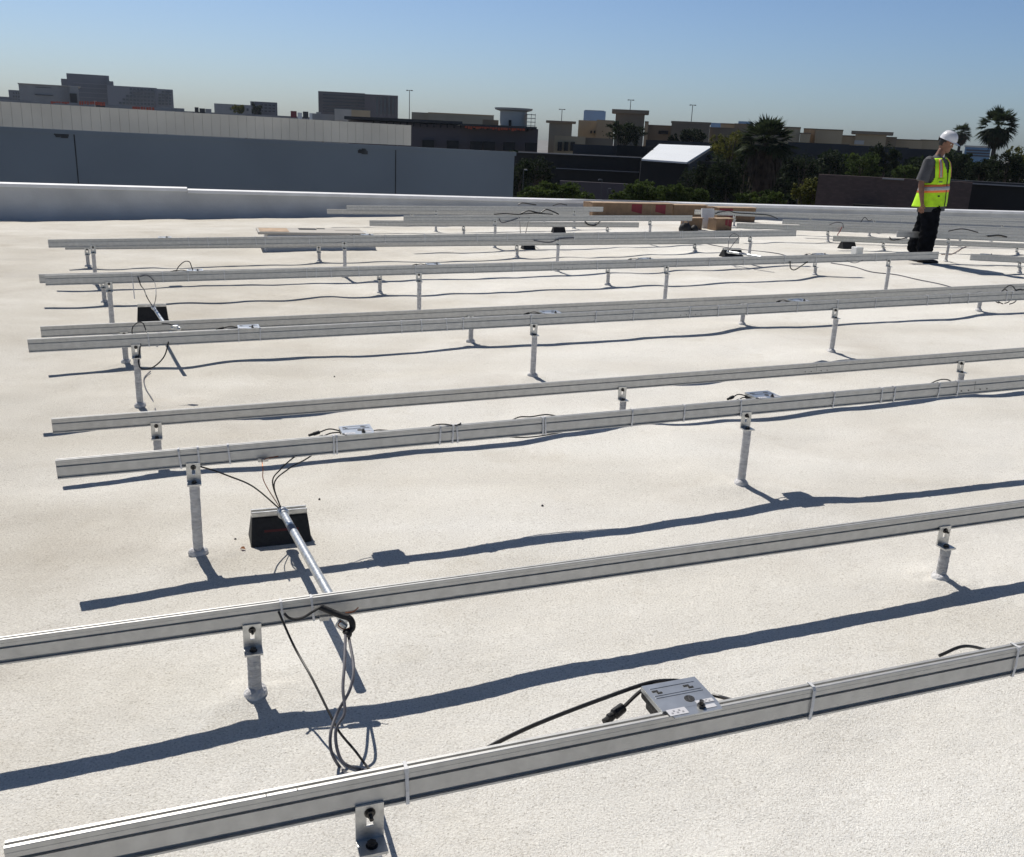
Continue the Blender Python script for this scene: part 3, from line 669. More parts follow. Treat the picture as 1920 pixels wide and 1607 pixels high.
MB().tube([wpt(pick(640, 1164, 2.58)) - endp, wpt(pick(634, 1172, 2.575)) - endp, wpt(pick(645, 1180, 2.57)) - endp, wpt(pick(656, 1177, 2.57)) - endp], .0018, 6).build('copper_wire', MT['copper'], el, True)
MB().tube([wpt(pick(648, 1149, 2.61)) - endp, wpt(pick(662, 1147, 2.60)) - endp, wpt(pick(672, 1139, 2.60)) - endp], .0018, 6).build('copper_wire', MT['copper'], el, True)
cable('black_lead', [pick(600, 1139, 2.62), pick(588, 1146, 2.615), pick(570, 1157, 2.61), pick(553, 1161, 2.61), pick(541, 1158, 2.615), pick(533, 1150, 2.62)], .0042, MT['blk'], 'short curved black lead tied to the face of the second nearest rail')
cable('hanging_cable', [pick(522, 1146, 2.615), onroof(551, 1211, .20), onroof(584, 1270, .16), onroof(617, 1336, .11), onroof(636, 1372, .08), onroof(666, 1408, .05), onroof(692, 1442, .04), tA(722, -.055, .05), tA(732, -.04, .020)], .0036, MT['blk'], 'thin black cable hanging from the second nearest rail to the nearest rail')
cable('grey_cable', [pick(648, 1188, 2.56), onroof(646, 1244, .20), onroof(643, 1290, .17), onroof(646, 1336, .13), onroof(630, 1368, .10), onroof(633, 1408, .06), onroof(649, 1434, .035), onroof(692, 1446, .03), tA(738, -.05, .05), tA(748, -.04, .020)], .0046, MT['gry'], 'grey cable hanging from the elbow, the right-hand curl by the nearest rail')
cable('grey_cable', [pick(654, 1195, 2.56), onroof(663, 1250, .20), onroof(656, 1293, .17), onroof(633, 1336, .12), onroof(620, 1375, .09), onroof(623, 1414, .05), onroof(649, 1450, .02), tA(712, -.08, .09), tA(745, -.05, .05), tA(757, -.04, .020)], .0046, MT['gry'], 'grey cable hanging from the elbow, the left-hand curl by the nearest rail')
# wires from the conduit's upper end up to the third nearest rail
s0 = (startp + dA * .01)
def wl_(pts): return [p if isinstance(p, Vector) else wpt(p) for p in pts]
def wcable(name, pts, r, m, label, cat='cable'):
    o = MB().tube(wl_(pts), r, 8).build(name, m, None, True); return tag(o, label, cat)
so_ = .5 * (startp[0] * N2[0] + startp[1] * N2[1]) + .5 * 3.75
wcable('black_wire', [s0, pick(490, 924, so_), pick(465, 907, 3.7), pick(430, 893, 3.74), pick(400, 882, 3.77), pick(372, 874, 3.79)], .0032, MT['blk'], 'black wire sweeping left from the conduit mouth to the tall post bracket')
wcable('black_wire', [s0, pick(511, 905, so_), pick(526, 880, 3.72), pick(548, 860, 3.78), pick(560, 853, 3.81)], .003, MT['blk'], 'steeper black wire rising from the conduit mouth to the third nearest rail')
wcable('black_wire', [s0, pick(514, 908, so_), pick(540, 880, 3.72), pick(572, 862, 3.78), pick(590, 850, 3.81)], .003, MT['blk'], 'longer right-hand black wire rising from the conduit mouth to the third nearest rail')
wcable('copper_wire', [s0, pick(496, 905, so_), pick(493, 880, 3.70), pick(491, 862, 3.765)], .0020, MT['copper'], 'bare copper wire rising from the conduit mouth to a clip', 'wire')
gc = empty('ground_clip', uo(rail_u('C1', 491), 3.775, rail_z('C1', rail_u('C1', 491)) - HR + .004), 'small steel earthing clip with copper tail on the third nearest rail', 'clip', None, (0, 0, ANG))
MB().box((-.012, 0, 0), (.018, .008, .016)).box((.012, 0, 0), (.018, .008, .016)).cyl((0, -.004, 0), (0, -.012, 0), .006, n=8).build('clamp', MT['alu_b'], gc, bevel=.001)
MB().tube([(0, -.010, .004), (.02, -.010, .010), (.04, -.012, .013), (.062, -.012, .016)], .002, 6).build('wire_tail', MT['copper'], gc, True)
# cable loops along the third nearest rail
tC = lambda px, dz, do: (rail_u('C1', px), 3.8 + do, rail_z('C1', rail_u('C1', px)) + dz)
cable('black_lead', [tC(700, -.01, .05), tC(715, -.006, .04), tC(745, -.015, .03), tC(790, -.03, .028), tC(815, .000, .02), tC(832, .007, .004), tC(850, .002, -.012), tC(862, .004, -.004), tC(866, .0, .02)], .0032, MT['blk'], 'black lead looping over the third nearest rail near the middle')
cable('black_lead', [tC(900, -.04, .03), tC(935, -.072, .02), tC(985, -.092, .01), tC(1040, -.088, .01), tC(1090, -.07, .02), tC(1140, -.03, .03), tC(1200, -.012, .03)], .0032, MT['blk'], 'black lead sagging below the third nearest rail')
cable('black_lead', [tC(950, -.03, .03), tC(975, .000, .03), tC(1000, -.002, .03), tC(1030, .002, .028), tC(1060, -.02, .03)], .0032, MT['blk'], 'black lead just showing over the top of the third nearest rail')
cable('black_lead', [tC(1740, -.03, .03), tC(1765, .004, .03), tC(1785, .003, .03), tC(1800, -.03, .03)], .0032, MT['blk'], 'black lead arching behind the third nearest rail near its splice')

# second conduit (fifth nearest rail)
blk2, bt2 = support_block(287, 601, .245, .165, .150, 'black rubber block with metal strut behind the sixth nearest rail, far left')
z2 = bt2[2] + .016; a2 = on_line(290, 580, z2); e2 = on_line(331, 640, z2 + .02); d2_ = (a2 - e2).normalized()
conduit('metal_conduit', a2 + d2_ * .12, e2 + (a2 - e2) * -.05, .0142, 'galvanised conduit pipe from the far left block under the fifth nearest rail')
tD = lambda px, dz, do: (rail_u('D1', px), 6.22 + do, rail_z('D1', rail_u('D1', px)) + dz)
tE = lambda px, dz, do: (rail_u('E1', px), 8.65 + do, rail_z('E1', rail_u('E1', px)) + dz)
sd2 = a2 + d2_ * .12
wcable('black_wire', [sd2, pick(276, 558, 8.3), pick(270, 543, 8.45), pick(264, 535, 8.6), tE(258, -.03, -.02)], .0045, MT['blk'], 'black wire rising left from the far left conduit to the seventh nearest rail')
wcable('grey_wire', [sd2, pick(292, 560, 8.35), pick(292, 540, 8.5), pick(288, 526, 8.6), tE(275, -.02, -.024), tE(262, -.03, -.024)], .0035, MT['gry'], 'thin grey wire looping from the far left conduit over the seventh nearest rail')
wcable('black_wire', [tD(247, -.02, .03), tD(249, .035, .03), pick(258, 605, 6.3), pick(268, 606, 6.3), pick(273, 618, 6.28), tD(275, .0, .03)], .0036, MT['blk'], 'black wire loop standing over the fifth nearest rail above its left post')
wcable('black_cable', [tD(263, -.05, .0), pick(260, 680, 6.15), pick(268, 692, 6.1), pick(288, 688, 6.1), pick(308, 668, 6.15), tD(316, -.05, 0)], .0042, MT['blk'], 'black cable hanging in a loop under the fifth nearest rail, left part')
wcable('grey_cable', [onroof(282, 696, .012), onroof(270, 710, .007), onroof(274, 730, .007), onroof(286, 750, .007), onroof(292, 772, .007), onroof(293, 790, .007)], .0042, MT['gry'], 'grey cable lying curved on the roof behind the fourth nearest rail')
cx = empty('conduit_elbow', wpt(pick(330, 614, 6.5)), 'small metal conduit fitting between the fifth and sixth nearest rails at left', 'conduit fitting')
MB().cyl((-.03, 0, 0), (.03, 0, -.01), .014, n=12).box((.0, 0, .0), (.03, .03, .03)).build('fitting_body', MT['galv'], cx, bevel=.003)
MB().tube([(-.02, 0, .01), (-.05, 0, .022), (-.09, -.01, .024)], .004, 6).build('black_lead', MT['blk'], cx, True)
# loop over the seventh rail by its white inverter
wcable('black_wire', [tE(330, -.02, .03), tE(334, .03, .03), pick(345, 491, 8.7), pick(355, 491, 8.7), pick(359, 500, 8.7), tE(362, 0, .03)], .0042, MT['blk'], 'black wire loop standing over the seventh nearest rail, left part')
# coil over the fifth/sixth rails at the right edge
cl0 = tD(1895, 0, .04)
for j, (rr_, c0_, lb) in enumerate((((.105), (1890, 549), 'outer ring of the black cable coil over the fifth nearest rail, right edge'), ((.078), (1886, 553), 'inner ring of the black cable coil over the fifth nearest rail, right edge'))):
    c3 = wpt(pick(c0_[0], c0_[1] + 4, 6.3)); Tv = Vector((T2[0], T2[1], 0)); pts = []
    for a in range(0, 331, 22):
        q = R(a - 75); pts.append(c3 + Tv * (math.cos(q) * rr_) + Vector((0, 0, math.sin(q) * rr_ * .8)) + Vector((N2[0], N2[1], 0)) * (.02 * math.sin(q * 2) + j * .03))
    wcable('cable_coil', pts, .005, MT['blk'], lb, 'cable coil')
wcable('trunk_cable', [tD(1905, .004, .01), tD(1915, .010, .012), tD(1925, .002, .02), tD(1960, .01, .02), tD(2040, .0, .02)], .006, MT['blk'], 'black trunk cable on top of the fifth nearest rail beside the coil')
# plugs hanging below the seventh rail
wcable('black_lead', [tE(1481, -.06, -.02), tE(1484, -.13, -.01), tE(1492, -.155, -.01), tE(1505, -.11, -.01), tE(1515, -.07, -.01)], .006, MT['blk'], 'black lead with plug hanging under the seventh nearest rail near its right end')
wcable('grey_wire', [tE(1585, -.06, 0), tE(1605, -.10, 0), tE(1625, -.06, 0)], .004, MT['gry'], 'thin grey wire sagging under the seventh nearest rail near its right end')
# third conduit, ninth rail
blk3, bt3 = support_block(1371, 480, .29, .18, .11, 'black rubber block with metal strut behind the seventh nearest rail, right of middle')
a3 = on_line(1365, 472, bt3[2] + .03); e3 = on_line(1440, 484, bt3[2] + .03)
conduit('metal_conduit', a3, e3, .015, 'white looking conduit pipe lying right from the block behind the seventh nearest rail')
wcable('grey_wire', [a3, wpt(pick(1366, 455, 10.9)), wpt(pick(1368, 444, 11.0)), wpt(pick(1376, 438, 11.0)), wpt(pick(1385, 442, 11.0))], .004, MT['gry'], 'thin wire rising from the right block to the end of the ninth nearest rail')
wcable('grey_wire', [a3, wpt(pick(1376, 456, 10.9)), wpt(pick(1386, 444, 11.0))], .005, MT['gry'], 'straight wire slanting from the right block up to the ninth nearest rail')
support_block(990, 467, .17, .16, .13, 'dark block standing under the ninth nearest rail near the middle')
support_block(1047, 436, .21, .16, .12, 'dark block seen between far rails right of the middle')
support_block(1588, 466, .24, .17, .13, 'dark trapezoid block under the left end of a right-hand rail')
wb = empty('white_cube', uo(*onroof(1606, 478)), 'small white cube standing before the dark block near the worker', 'block', None, (0, 0, ANG))
MB().box((0, 0, .055), (.13, .12, .13)).build('cube_body', MT['white'], wb, bevel=.008)
kb = empty('tool_bag', uo(*onroof(1284, 434)), 'lumpy black tool bag on the roof in front of the cardboard boxes', 'bag', None, (0, 0, ANG))
MB().loft([[(.11 * math.cos(a) * s_, .09 * math.sin(a) * s_, z) for a in [2 * math.pi * j / 14 for j in range(14)]] for z, s_ in ((0, 1), (.05, 1.1), (.11, .9), (.15, .5))]).build('bag_body', MT['rubber'], kb, True)
MB().tube([(-.07, 0, .13), (-.03, 0, .19), (.03, 0, .19), (.07, 0, .13)], .008, 6).build('handle', MT['gry'], kb, True)
MB().loft([[(.17 + .07 * math.cos(a) * s_, -.03 + .07 * math.sin(a) * s_, z) for a in [2 * math.pi * j / 12 for j in range(12)]] for z, s_ in ((0, 1), (.05, 1.1), (.09, .8), (.12, .3))]).build('side_pouch', MT['rubber'], kb, True)
# long grey cable on the roof by the worker
cable('roof_cable', [onroof(1315, 452, .007), onroof(1330, 458, .007), onroof(1375, 466, .007), onroof(1450, 474, .007), onroof(1480, 481, .007)], .006, MT['gry'], 'thin grey cable lying on the roof behind the seventh nearest rail, right part')
cable('roof_cable', [onroof(1558, 493, .007), onroof(1600, 500, .007), onroof(1635, 510, .007), onroof(1680, 515, .007), onroof(1720, 524, .007), onroof(1760, 532, .007), onroof(1790, 540, .007)], .006, MT['gry'], 'thin grey cable winding over the roof in front of the worker')
cable('roof_cable', [onroof(1765, 477, .007), onroof(1785, 476, .007), onroof(1803, 466, .007), onroof(1822, 458, .007)], .006, MT['copper'], 'reddish cable on the roof right behind the worker')
# wires and leads on the far rails
tG = lambda k, px, dz, do: (rail_u(k, px), RL[k]['off'] + do, rail_z(k, rail_u(k, px)) + dz)
def far_wire(k, pts, r, m, lb): return cable('far_wire', [tG(k, a, b, -.03) for a, b in pts], r, m, lb, 'wire')
far_wire('G1', [(925, .02), (945, .03), (970, .02), (1000, .035), (1035, .02)], .008, MT['blk'], 'black wire lying along the eleventh nearest rail, left of middle')
far_wire('G1', [(975, .03), (990, .07), (1010, .04), (1022, .09), (1035, .06), (1046, .02)], .010, MT['blk'], 'tangled black wire bundle on the eleventh nearest rail')
far_wire('G1', [(935, -.04), (940, -.10), (955, -.08), (970, -.04)], .006, MT['gry'], 'grey wire bow under the eleventh nearest rail')
far_wire('G2', [(1095, .02), (1102, -.04), (1115, -.05), (1124, .02)], .010, MT['blk'], 'black lead with metal end on the twelfth nearest rail right part')
far_wire('H1', [(970, .03), (978, .06), (992, .045), (1004, .03)], .010, MT['blk'], 'black plug pair above the far rail before the parapet')
far_wire('H1', [(1035, .02), (1048, .05), (1062, .03)], .008, MT['blk'], 'black wire bow on the second farthest left-hand rail')
far_wire('Hl', [(1340, -.06), (1352, -.02), (1366, .0), (1380, -.03), (1410, -.04), (1440, -.05), (1458, -.11)], .008, MT['blk'], 'black wire looping from the cartons along the right-hand far rails')
far_wire('Ge', [(1553, .03), (1565, .07), (1576, .06), (1580, -.02)], .007, MT['gry'], 'grey wire arching right from a tall post near the dark block')
cable('red_wire', [tG('Ge', 1576, -.0, -.04), tG('Ge', 1573, -.08, -.04), tG('Ge', 1570, -.13, -.04), tG('Ge', 1573, -.2, -.05)], .007, mat('red_wire_jacket', (.35, .03, .03), .5), 'short red wire hanging below the fourth right-hand rail', 'wire')
far_wire('Gd', [(1612, .0), (1618, .09), (1626, .03), (1632, .05)], .007, MT['blk'], 'small black wire loop on the fifth right-hand rail')
far_wire('Fb', [(1665, .02), (1672, -.03), (1690, .0), (1705, .04), (1715, .0)], .008, MT['blk'], 'black wire curl on the right-hand rail just left of the worker')
far_wire('Fc', [(1775, .03), (1800, .07), (1830, .03)], .008, MT['blk'], 'black wire lying over the right-hand rails beside the worker')
far_wire('Fc', [(1850, -.02), (1870, .0), (1885, -.02)], .012, MT['blk'], 'dark lead on the second right-hand rail near the right edge')
far_wire('F1', [(1000, -.085), (1020, -.11), (1033, -.11), (1050, -.07), (1075, -.06)], .007, MT['gry'], 'grey wire with knob under the ninth nearest rail')
cable('slanting_wire', [tG('G1', 973, -.03, -.03), onroof(976, 440, .09)], .006, MT['gry'], 'left slanting wire dropping from the far rail to the dark block', 'wire')
cable('slanting_wire', [tG('G1', 991, -.03, -.03), onroof(985, 440, .09)], .006, MT['gry'], 'right slanting wire dropping from the far rail to the dark block', 'wire')

# ---- roof hatch behind the tenth rail
hc = onroof(606, 469); he = empty('roof_hatch', uo(hc[0], hc[1] + .42, hc[2]), 'low white roof hatch with a flat worn board on top', 'roof hatch', None, (0, 0, ANG - R(2)))
MB().hexa([(-.80, -.42, -.1), (.80, -.42, -.1), (.80, .42, -.1), (-.80, .42, -.1), (-.74, -.36, .20), (.74, -.36, .20), (.74, .36, .20), (-.74, .36, .20)]).build('curb', MT['para'], he, bevel=.02)
ld_ = MB().box((-.12, -.02, .2185), (1.50, .66, .034)).build('lid', MT['conc'], he, bevel=.006)
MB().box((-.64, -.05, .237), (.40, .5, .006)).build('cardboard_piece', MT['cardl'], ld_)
MB().box((-.15, .12, .237), (.25, .18, .008)).box((.05, .2, .237), (.12, .08, .008)).build('dark_patch', MT['gwall_s'], ld_)
MB().box((.42, .05, .237), (.36, .08, .006)).build('slat', MT['fasc'], ld_)

# ---- cardboard boxes in front of the parapet
def carton(x0, x1, ytop, off, label, dep=.5, red=(), top=True, yb=None):
    a = hit(x0, ytop, off); b = hit(x1, ytop, off); uc = (a[0] + b[0]) / 2; zr = roofz(uc, off); wd = b[0] - a[0]; h = (a[2] + b[2]) / 2 - zr
    e = empty('cardboard_box', uo(uc, off, zr), label, 'cardboard box', 'cardboard boxes stacked before the parapet', (0, 0, ANG))
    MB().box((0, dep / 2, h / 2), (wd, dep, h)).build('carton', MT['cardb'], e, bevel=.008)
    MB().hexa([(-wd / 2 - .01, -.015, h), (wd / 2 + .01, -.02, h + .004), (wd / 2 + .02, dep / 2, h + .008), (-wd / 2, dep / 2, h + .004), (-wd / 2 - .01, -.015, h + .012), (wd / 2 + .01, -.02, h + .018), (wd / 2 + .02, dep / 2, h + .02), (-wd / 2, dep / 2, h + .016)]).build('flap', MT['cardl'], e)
    for r0, r1 in red:
        m = MB(); p0, p1 = (r0 - .5) * wd, (r1 - .5) * wd
        m.hexa([(p0, -.003, h * .50), (p1, -.003, h * .34), (p1, .002, h * .34), (p0, .002, h * .50), (p0, -.003, h * .97), (p1, -.003, h * .97), (p1, .002, h * .97), (p0, .002, h * .97)])
        m.build('red_print', MT['cardr'], e)
    sm = MB().box(((.72 - .5) * wd, -.002, h * .5), (.008, .005, h * .96)).build('seam', MT['tand'], e)
    return e
carton(1112, 1262, 382, 17.9, 'long brown cardboard box with two dark red prints by the parapet', .5, ((.48, .61), (.78, .91)))
carton(1264, 1326, 385.5, 18.0, 'brown cardboard box beside the long one, with curled lid', .45)
carton(1346, 1418, 390.5, 18.1, 'cardboard box with flat red and tan lid at the right of the boxes', .5, ((.05, .4),))
carton(1344, 1374, 411, 15.1, 'small cardboard box with dark red corner between the posts', .3, ((.55, .95),))
carton(1292, 1318, 410, 15.3, 'small brown box behind the black tool bag', .3)
wc = hit(1330, 391, 15.6); zr = roofz(wc[0], 15.6)
MBw = MB().box((0, .02, (wc[2] - zr) / 2), (.26, .04, wc[2] - zr), Matrix.Rotation(R(-12), 3, 'X'))
o = MBw.build('foam_sheet', MT['white'], None, bevel=.004); o.location = uo(wc[0], 15.6, zr); o.rotation_euler = (0, 0, ANG)
tag(o, 'white foam sheet leaning among the cardboard boxes', 'foam sheet')

# a fallen leaf and pebbles
lf = MB(); c_ = uo(*onroof(455, 1030, .006)); lf.v = [tuple(c_ + Vector(p)) for p in ((-.012, 0, 0), (0, -.010, .008), (.013, -.002, .002), (.004, .011, .009), (-.004, .002, .012))]; lf.f = [(0, 1, 4), (1, 2, 4), (2, 3, 4), (3, 0, 4)]
tag(lf.build('dry_leaf', MT['leaf']), 'small curled orange brown leaf left of the black block', 'leaf')
for (px, py), lb in (((441, 1011), 'tiny dark pebble just left of the black block'), ((599, 936), 'tiny dark pebble right of the conduit mouth'), ((627, 706), 'tiny dark pebble in front of the fifth nearest rail'), ((1845, 590), 'tiny pebble on the roof near the right edge'), ((512, 1309), 'dark crumb beside the second rail\'s left post'), ((1017, 948), 'brown crumb in the middle of the roof')):
    c_ = uo(*onroof(px, py, .003)); p = MB(); rr = random.Random(px)
    p.loft([[(c_.x + .006 * s_ * math.cos(a) * rr.uniform(.7, 1.2), c_.y + .006 * s_ * math.sin(a), c_.z + z) for a in [2 * math.pi * j / 7 for j in range(7)]] for z, s_ in ((-.004, .9), (.001, 1), (.005, .5))])
    tag(p.build('pebble', MT['steel'], None, True), lb, 'pebble')

# ================================================================== the neighbouring building: blue-grey wall and beige screen
WO = 25.0
def wallz(p): return hit(*p, WO)
w0 = wallz((0, 237)); w1 = wallz((965, 285)); wm = (w1[2] - w0[2]) / (w1[0] - w0[0])
nb = empty('neighbour_building', uo(0, WO, -CAMZ), 'long blue-grey painted building wall beyond the left parapet', 'building')
ua, ub = -16, w1[0]; za = w0[2] + wm * (ua - w0[0]); zb = w1[2]
m = MB(); A0, B0 = uo(ua, WO, 0), uo(ub, WO, 0); A1, B1 = uo(ua, WO + 30, 0), uo(ub, WO + 30, 0)
A1, B1 = uo(ua, WO + .25, 0), uo(ub, WO + .25, 0)
m.hexa([(A0.x, A0.y, 0), (B0.x, B0.y, 0), (B1.x, B1.y, 0), (A1.x, A1.y, 0), (A0.x, A0.y, za + CAMZ - .05), (B0.x, B0.y, zb + CAMZ - .05), (B1.x, B1.y, zb + CAMZ - .05), (A1.x, A1.y, za + CAMZ - .05)])
reparent(m.build('wall', MT['gwall']), nb)
m = MB(); m.loft([[uo(ua, WO + a, za + b) for a, b in ((-.03, -.10), (-.03, 0), (.08, 0), (.08, -.10))], [uo(ub + .04, WO + a, zb + b) for a, b in ((-.03, -.10), (-.03, 0), (.08, 0), (.08, -.10))]])
reparent(m.build('coping', MT['gwall']), nb)
m = MB(); m.v = [tuple(uo(u, o, z)) for u, o, z in ((ua + .1, WO + .3, za - .42), (ub - .1, WO + .3, zb - .42), (ub - .1, WO + 29.9, zb - .42), (ua + .1, WO + 29.9, za - .42))]; m.f = [(0, 1, 2, 3)]  # unseen white roof sheet, added to bounce sunlight up onto the beige screen
reparent(m.build('roof', MT['white']), nb)
m = MB(); q = [uo(ua + .1, WO + .27, 0), uo(ub - .1, WO + .27, 0), uo(ub - .1, WO + 29.8, 0), uo(ua + .1, WO + 29.8, 0)]; m.hexa([(p.x, p.y, 0) for p in q] + [(p.x, p.y, zb + CAMZ - .60) for p in q]); reparent(m.build('rear_body', MT['gwall']), nb)
for (xa, ya), (xb, yb) in (((138, 244), (144, 349)), ((742, 270), (742, 372))):
    h0 = hit(xa, ya, WO - .004); j = MB(); j.box(tuple(uo(h0[0], WO - .002, h0[2] - 2)), (.025, .012, 3.95), Matrix.Rotation(ANG, 3, 'Z')); reparent(j.build('wall_joint', MT['gwall_s']), nb)
for px, py in ((110, 252), (680, 284)):
    h0 = hit(px, py, WO - .01); j = MB()
    rr = random.Random(px)
    for q in range(5): j.box(tuple(uo(h0[0] + rr.uniform(-.14, .14), WO - .006, h0[2] + rr.uniform(-.06, .06))), (rr.uniform(.08, .2), .014 + .002 * q, rr.uniform(.04, .1)), Matrix.Rotation(ANG, 3, 'Z'))
    reparent(j.build('vent_grille', MT['gwall_s']), nb)
SO = 29.0
s0_, s1_ = hit(0, 190, SO), hit(771, 235, SO); b0_, b1_ = hit(0, 237.5, SO), hit(771, 273, SO)
sc_ = empty('equipment_screen', uo(s1_[0], SO, -.4), 'long beige ribbed metal screen standing above the blue-grey wall', 'screen')
m = MB(); ups, dns = [], []; u = -18.0; ks = 0; zt = lambda u: s0_[2] + (s1_[2] - s0_[2]) * (u - s0_[0]) / (s1_[0] - s0_[0]); zb_ = lambda u: b0_[2] + (b1_[2] - b0_[2]) * (u - b0_[0]) / (b1_[0] - b0_[0])
pitch = (s1_[0] - s0_[0]) / 46.0
k = 0; u = s1_[0]
while u > -18:
    m.hexa([uo(u - pitch + .005, SO, zb_(u)), uo(u, SO, zb_(u)), uo(u, SO + .05, zb_(u)), uo(u - pitch + .005, SO + .05, zb_(u)), uo(u - pitch + .005, SO, zt(u)), uo(u, SO, zt(u)), uo(u, SO + .05, zt(u)), uo(u - pitch + .005, SO + .05, zt(u))]); u -= pitch
reparent(m.build('ribbed_panels', MT['fasc']), sc_)
m = MB(); m.hexa([uo(-18, SO + .03, zb_(-18) + .01), uo(s1_[0] - .01, SO + .03, zb_(s1_[0]) + .01), uo(s1_[0] - .01, SO + .08, zb_(s1_[0]) + .01), uo(-18, SO + .08, zb_(-18) + .01), uo(-18, SO + .03, zt(-18) - .01), uo(s1_[0] - .01, SO + .03, zt(s1_[0]) - .01), uo(s1_[0] - .01, SO + .08, zt(s1_[0]) - .01), uo(-18, SO + .08, zt(-18) - .01)])
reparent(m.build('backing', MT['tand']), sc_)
m = MB()
for i in range(8): m.box(tuple(uo(s1_[0] - .4 - i * 2.2, SO + .3, -.7)), (.08, .08, 1.0))
reparent(m.build('frame', MT['pole']), sc_)

# ================================================================== far buildings, built where they stand
def frame(x, D):
    p = at(x, 300, D); a = math.atan2(p.y, p.x) - math.pi / 2; return a
def block(e, name, x0, x1, ytop, D, depth, m, zb=0.0, dy=0.0, x_ref=None, ybot=None, proud=0):
    """box whose front spans the two columns; stands on zb, reaches the row ytop"""
    xm = (x0 + x1) / 2; a = frame(xm if x_ref is None else x_ref, D)
    pa, pb = at(x0, ytop, D), at(x1, ytop + ROLL * (x1 - x0), D)
    c = (pa + pb) / 2; wd = (Vector((pb.x - pa.x, pb.y - pa.y, 0))).length; zt = at(xm, ytop + ROLL * (xm - x0), D).z
    if ybot is not None: zb = at(xm, ybot + ROLL * (xm - x0), D).z
    Rz = Matrix.Rotation(a, 3, 'Z'); cc = Vector((c.x, c.y, (zt + zb) / 2)) + Rz @ Vector((0, depth / 2 - proud, 0))
    o = MB().box((0, 0, 0), (wd, depth, zt - zb)).build(name, m)
    o.location = cc; o.rotation_euler = (0, 0, a)
    if e is not None: reparent(o, e)
    return o
def pblock(e, name, x0, x1, ytop, D, depth, m, drop=1.6, **kw):
    """a wall with a flat roof hidden well below its top edge"""
    o = block(e, name, x0, x1, ytop, D, .35, m, **kw)
    xm = (x0 + x1) / 2; z_ = at(xm, ytop + ROLL * (xm - x0), D).z; k = D / FPX
    block(e, 'rear_body', x0, x1, ytop + drop / k, D + .5, depth, m, **kw)
    return o
def building(x, D, label, cat='building', group=None, name='building'):
    p = at(x, 300, D); return empty(name, (p.x, p.y, 0), label, cat, group)
def windows(e, x0, x1, y0, y1, nx, ny, D, m, fx=.55, fy=.55, name='window', depth=.6, x_ref=None, par=None, skip=()):
    for i in range(nx):
        for j in range(ny):
            if (i, j) in skip: continue
            wx = (x1 - x0) / nx; wy = (y1 - y0) / ny; a = x0 + wx * (i + .5 - fx / 2); b = a + wx * fx
            yt = y0 + wy * (j + .5 - fy / 2) + ROLL * (a - x0); yb = yt + wy * fy
            block(e, name, a, b, yt, D, depth, m, ybot=yb, proud=.12, x_ref=x_ref)
# hospital
D = 520
e = building(215, D, 'large grey hospital block with rows of square windows at far left', name='hospital_building')
block(e, 'tower', 128, 201, 138, D, 30, MT['hospd'])
block(e, 'tower_wing', 115, 128, 147.5, D, 25, MT['hospd']); block(e, 'tower_wing', 201.2, 212, 152, D - 1, 20, MT['hospd'])
block(e, 'lower_wing', 204, 291, 160.5, D - 8, 30, MT['hosp'])
block(e, 'lower_wing', 291.1, 323, 166.5, D - 4, 26, MT['hosp'])
windows(e, 222, 289, 163, 196, 10, 5, D - 8, MT['glass'], .68, .6, x_ref=247)
windows(e, 296, 322, 169, 197, 4, 5, D - 4, MT['glass'], .68, .6, x_ref=307)
for yy in (161, 169, 178, 187): block(e, 'window_band', 140, 198, yy - 6, D, .4, MT['hosp'], ybot=yy - 4.6, proud=.2, x_ref=164)
e = building(25, 560, 'small grey block at the far left horizon', name='office_building')
block(e, 'wall', 17, 39, 168.5, 560, 20, MT['hospd']); block(e, 'wall', 0, 17.2, 181, 561, 20, MT['hospd']); windows(e, 18, 38, 171, 190, 4, 3, 560, MT['glass'], x_ref=28)
D = 260
e = building(90, D, 'pale grey windowless block with a dark doorway at far left', name='warehouse_building')
block(e, 'wall', 40, 131, 157, D, 20, MT['concd']); block(e, 'wall', 131.1, 146, 162, D + .3, 20, MT['concd']); block(e, 'door', 131, 143, 175, D, .5, MT['dkb'], proud=.15, zb=at(137, 200, D).z)
block(e, 'roof_edge', 39.5, 146.4, 156.5, D, 20.3, MT['conc'], ybot=157.6, proud=.15)
block(e, 'stain', 67, 98, 177, D, .5, MT['gwall_s'], ybot=178.2, proud=.1); block(e, 'stain', 68, 95, 163, D, .5, MT['gwall_s'], ybot=164, proud=.1)
e = building(440, 420, 'low pale grey flat building on the skyline behind two small trees', name='office_building')
block(e, 'wall', 403, 470, 194, 420, 20, MT['concd']); windows(e, 405, 468, 198, 208, 8, 1, 420, MT['glass'], .5, .5, x_ref=436)
e = building(495, 430, 'small dark flat-roofed block right of the two small trees', name='office_building')
block(e, 'wall', 470.2, 519, 190, 430, 20, MT['hospd']); windows(e, 472, 517, 193, 210, 6, 3, 430, MT['glass'], .6, .4, x_ref=494)
D = 400
e = building(670, D, 'dark brown office block with banded windows left of the tall lamp', name='office_building')
block(e, 'wall', 597.5, 684, 171, D, 30, MT['offc']); block(e, 'wall', 684.1, 746, 176.5, D - 1, 30, MT['offc'])
for j in range(6): block(e, 'window_band', 606, 683, 176.5 + j * 6.2, D, .5, MT['glass'], ybot=178.4 + j * 6.2, proud=.15, x_ref=641)
for i in range(7): block(e, 'window_column', 690 + i * 7.6, 693.5 + i * 7.6, 180.5 + i * .34, D - 1, .5, MT['glass'], ybot=214, proud=.12, x_ref=715)
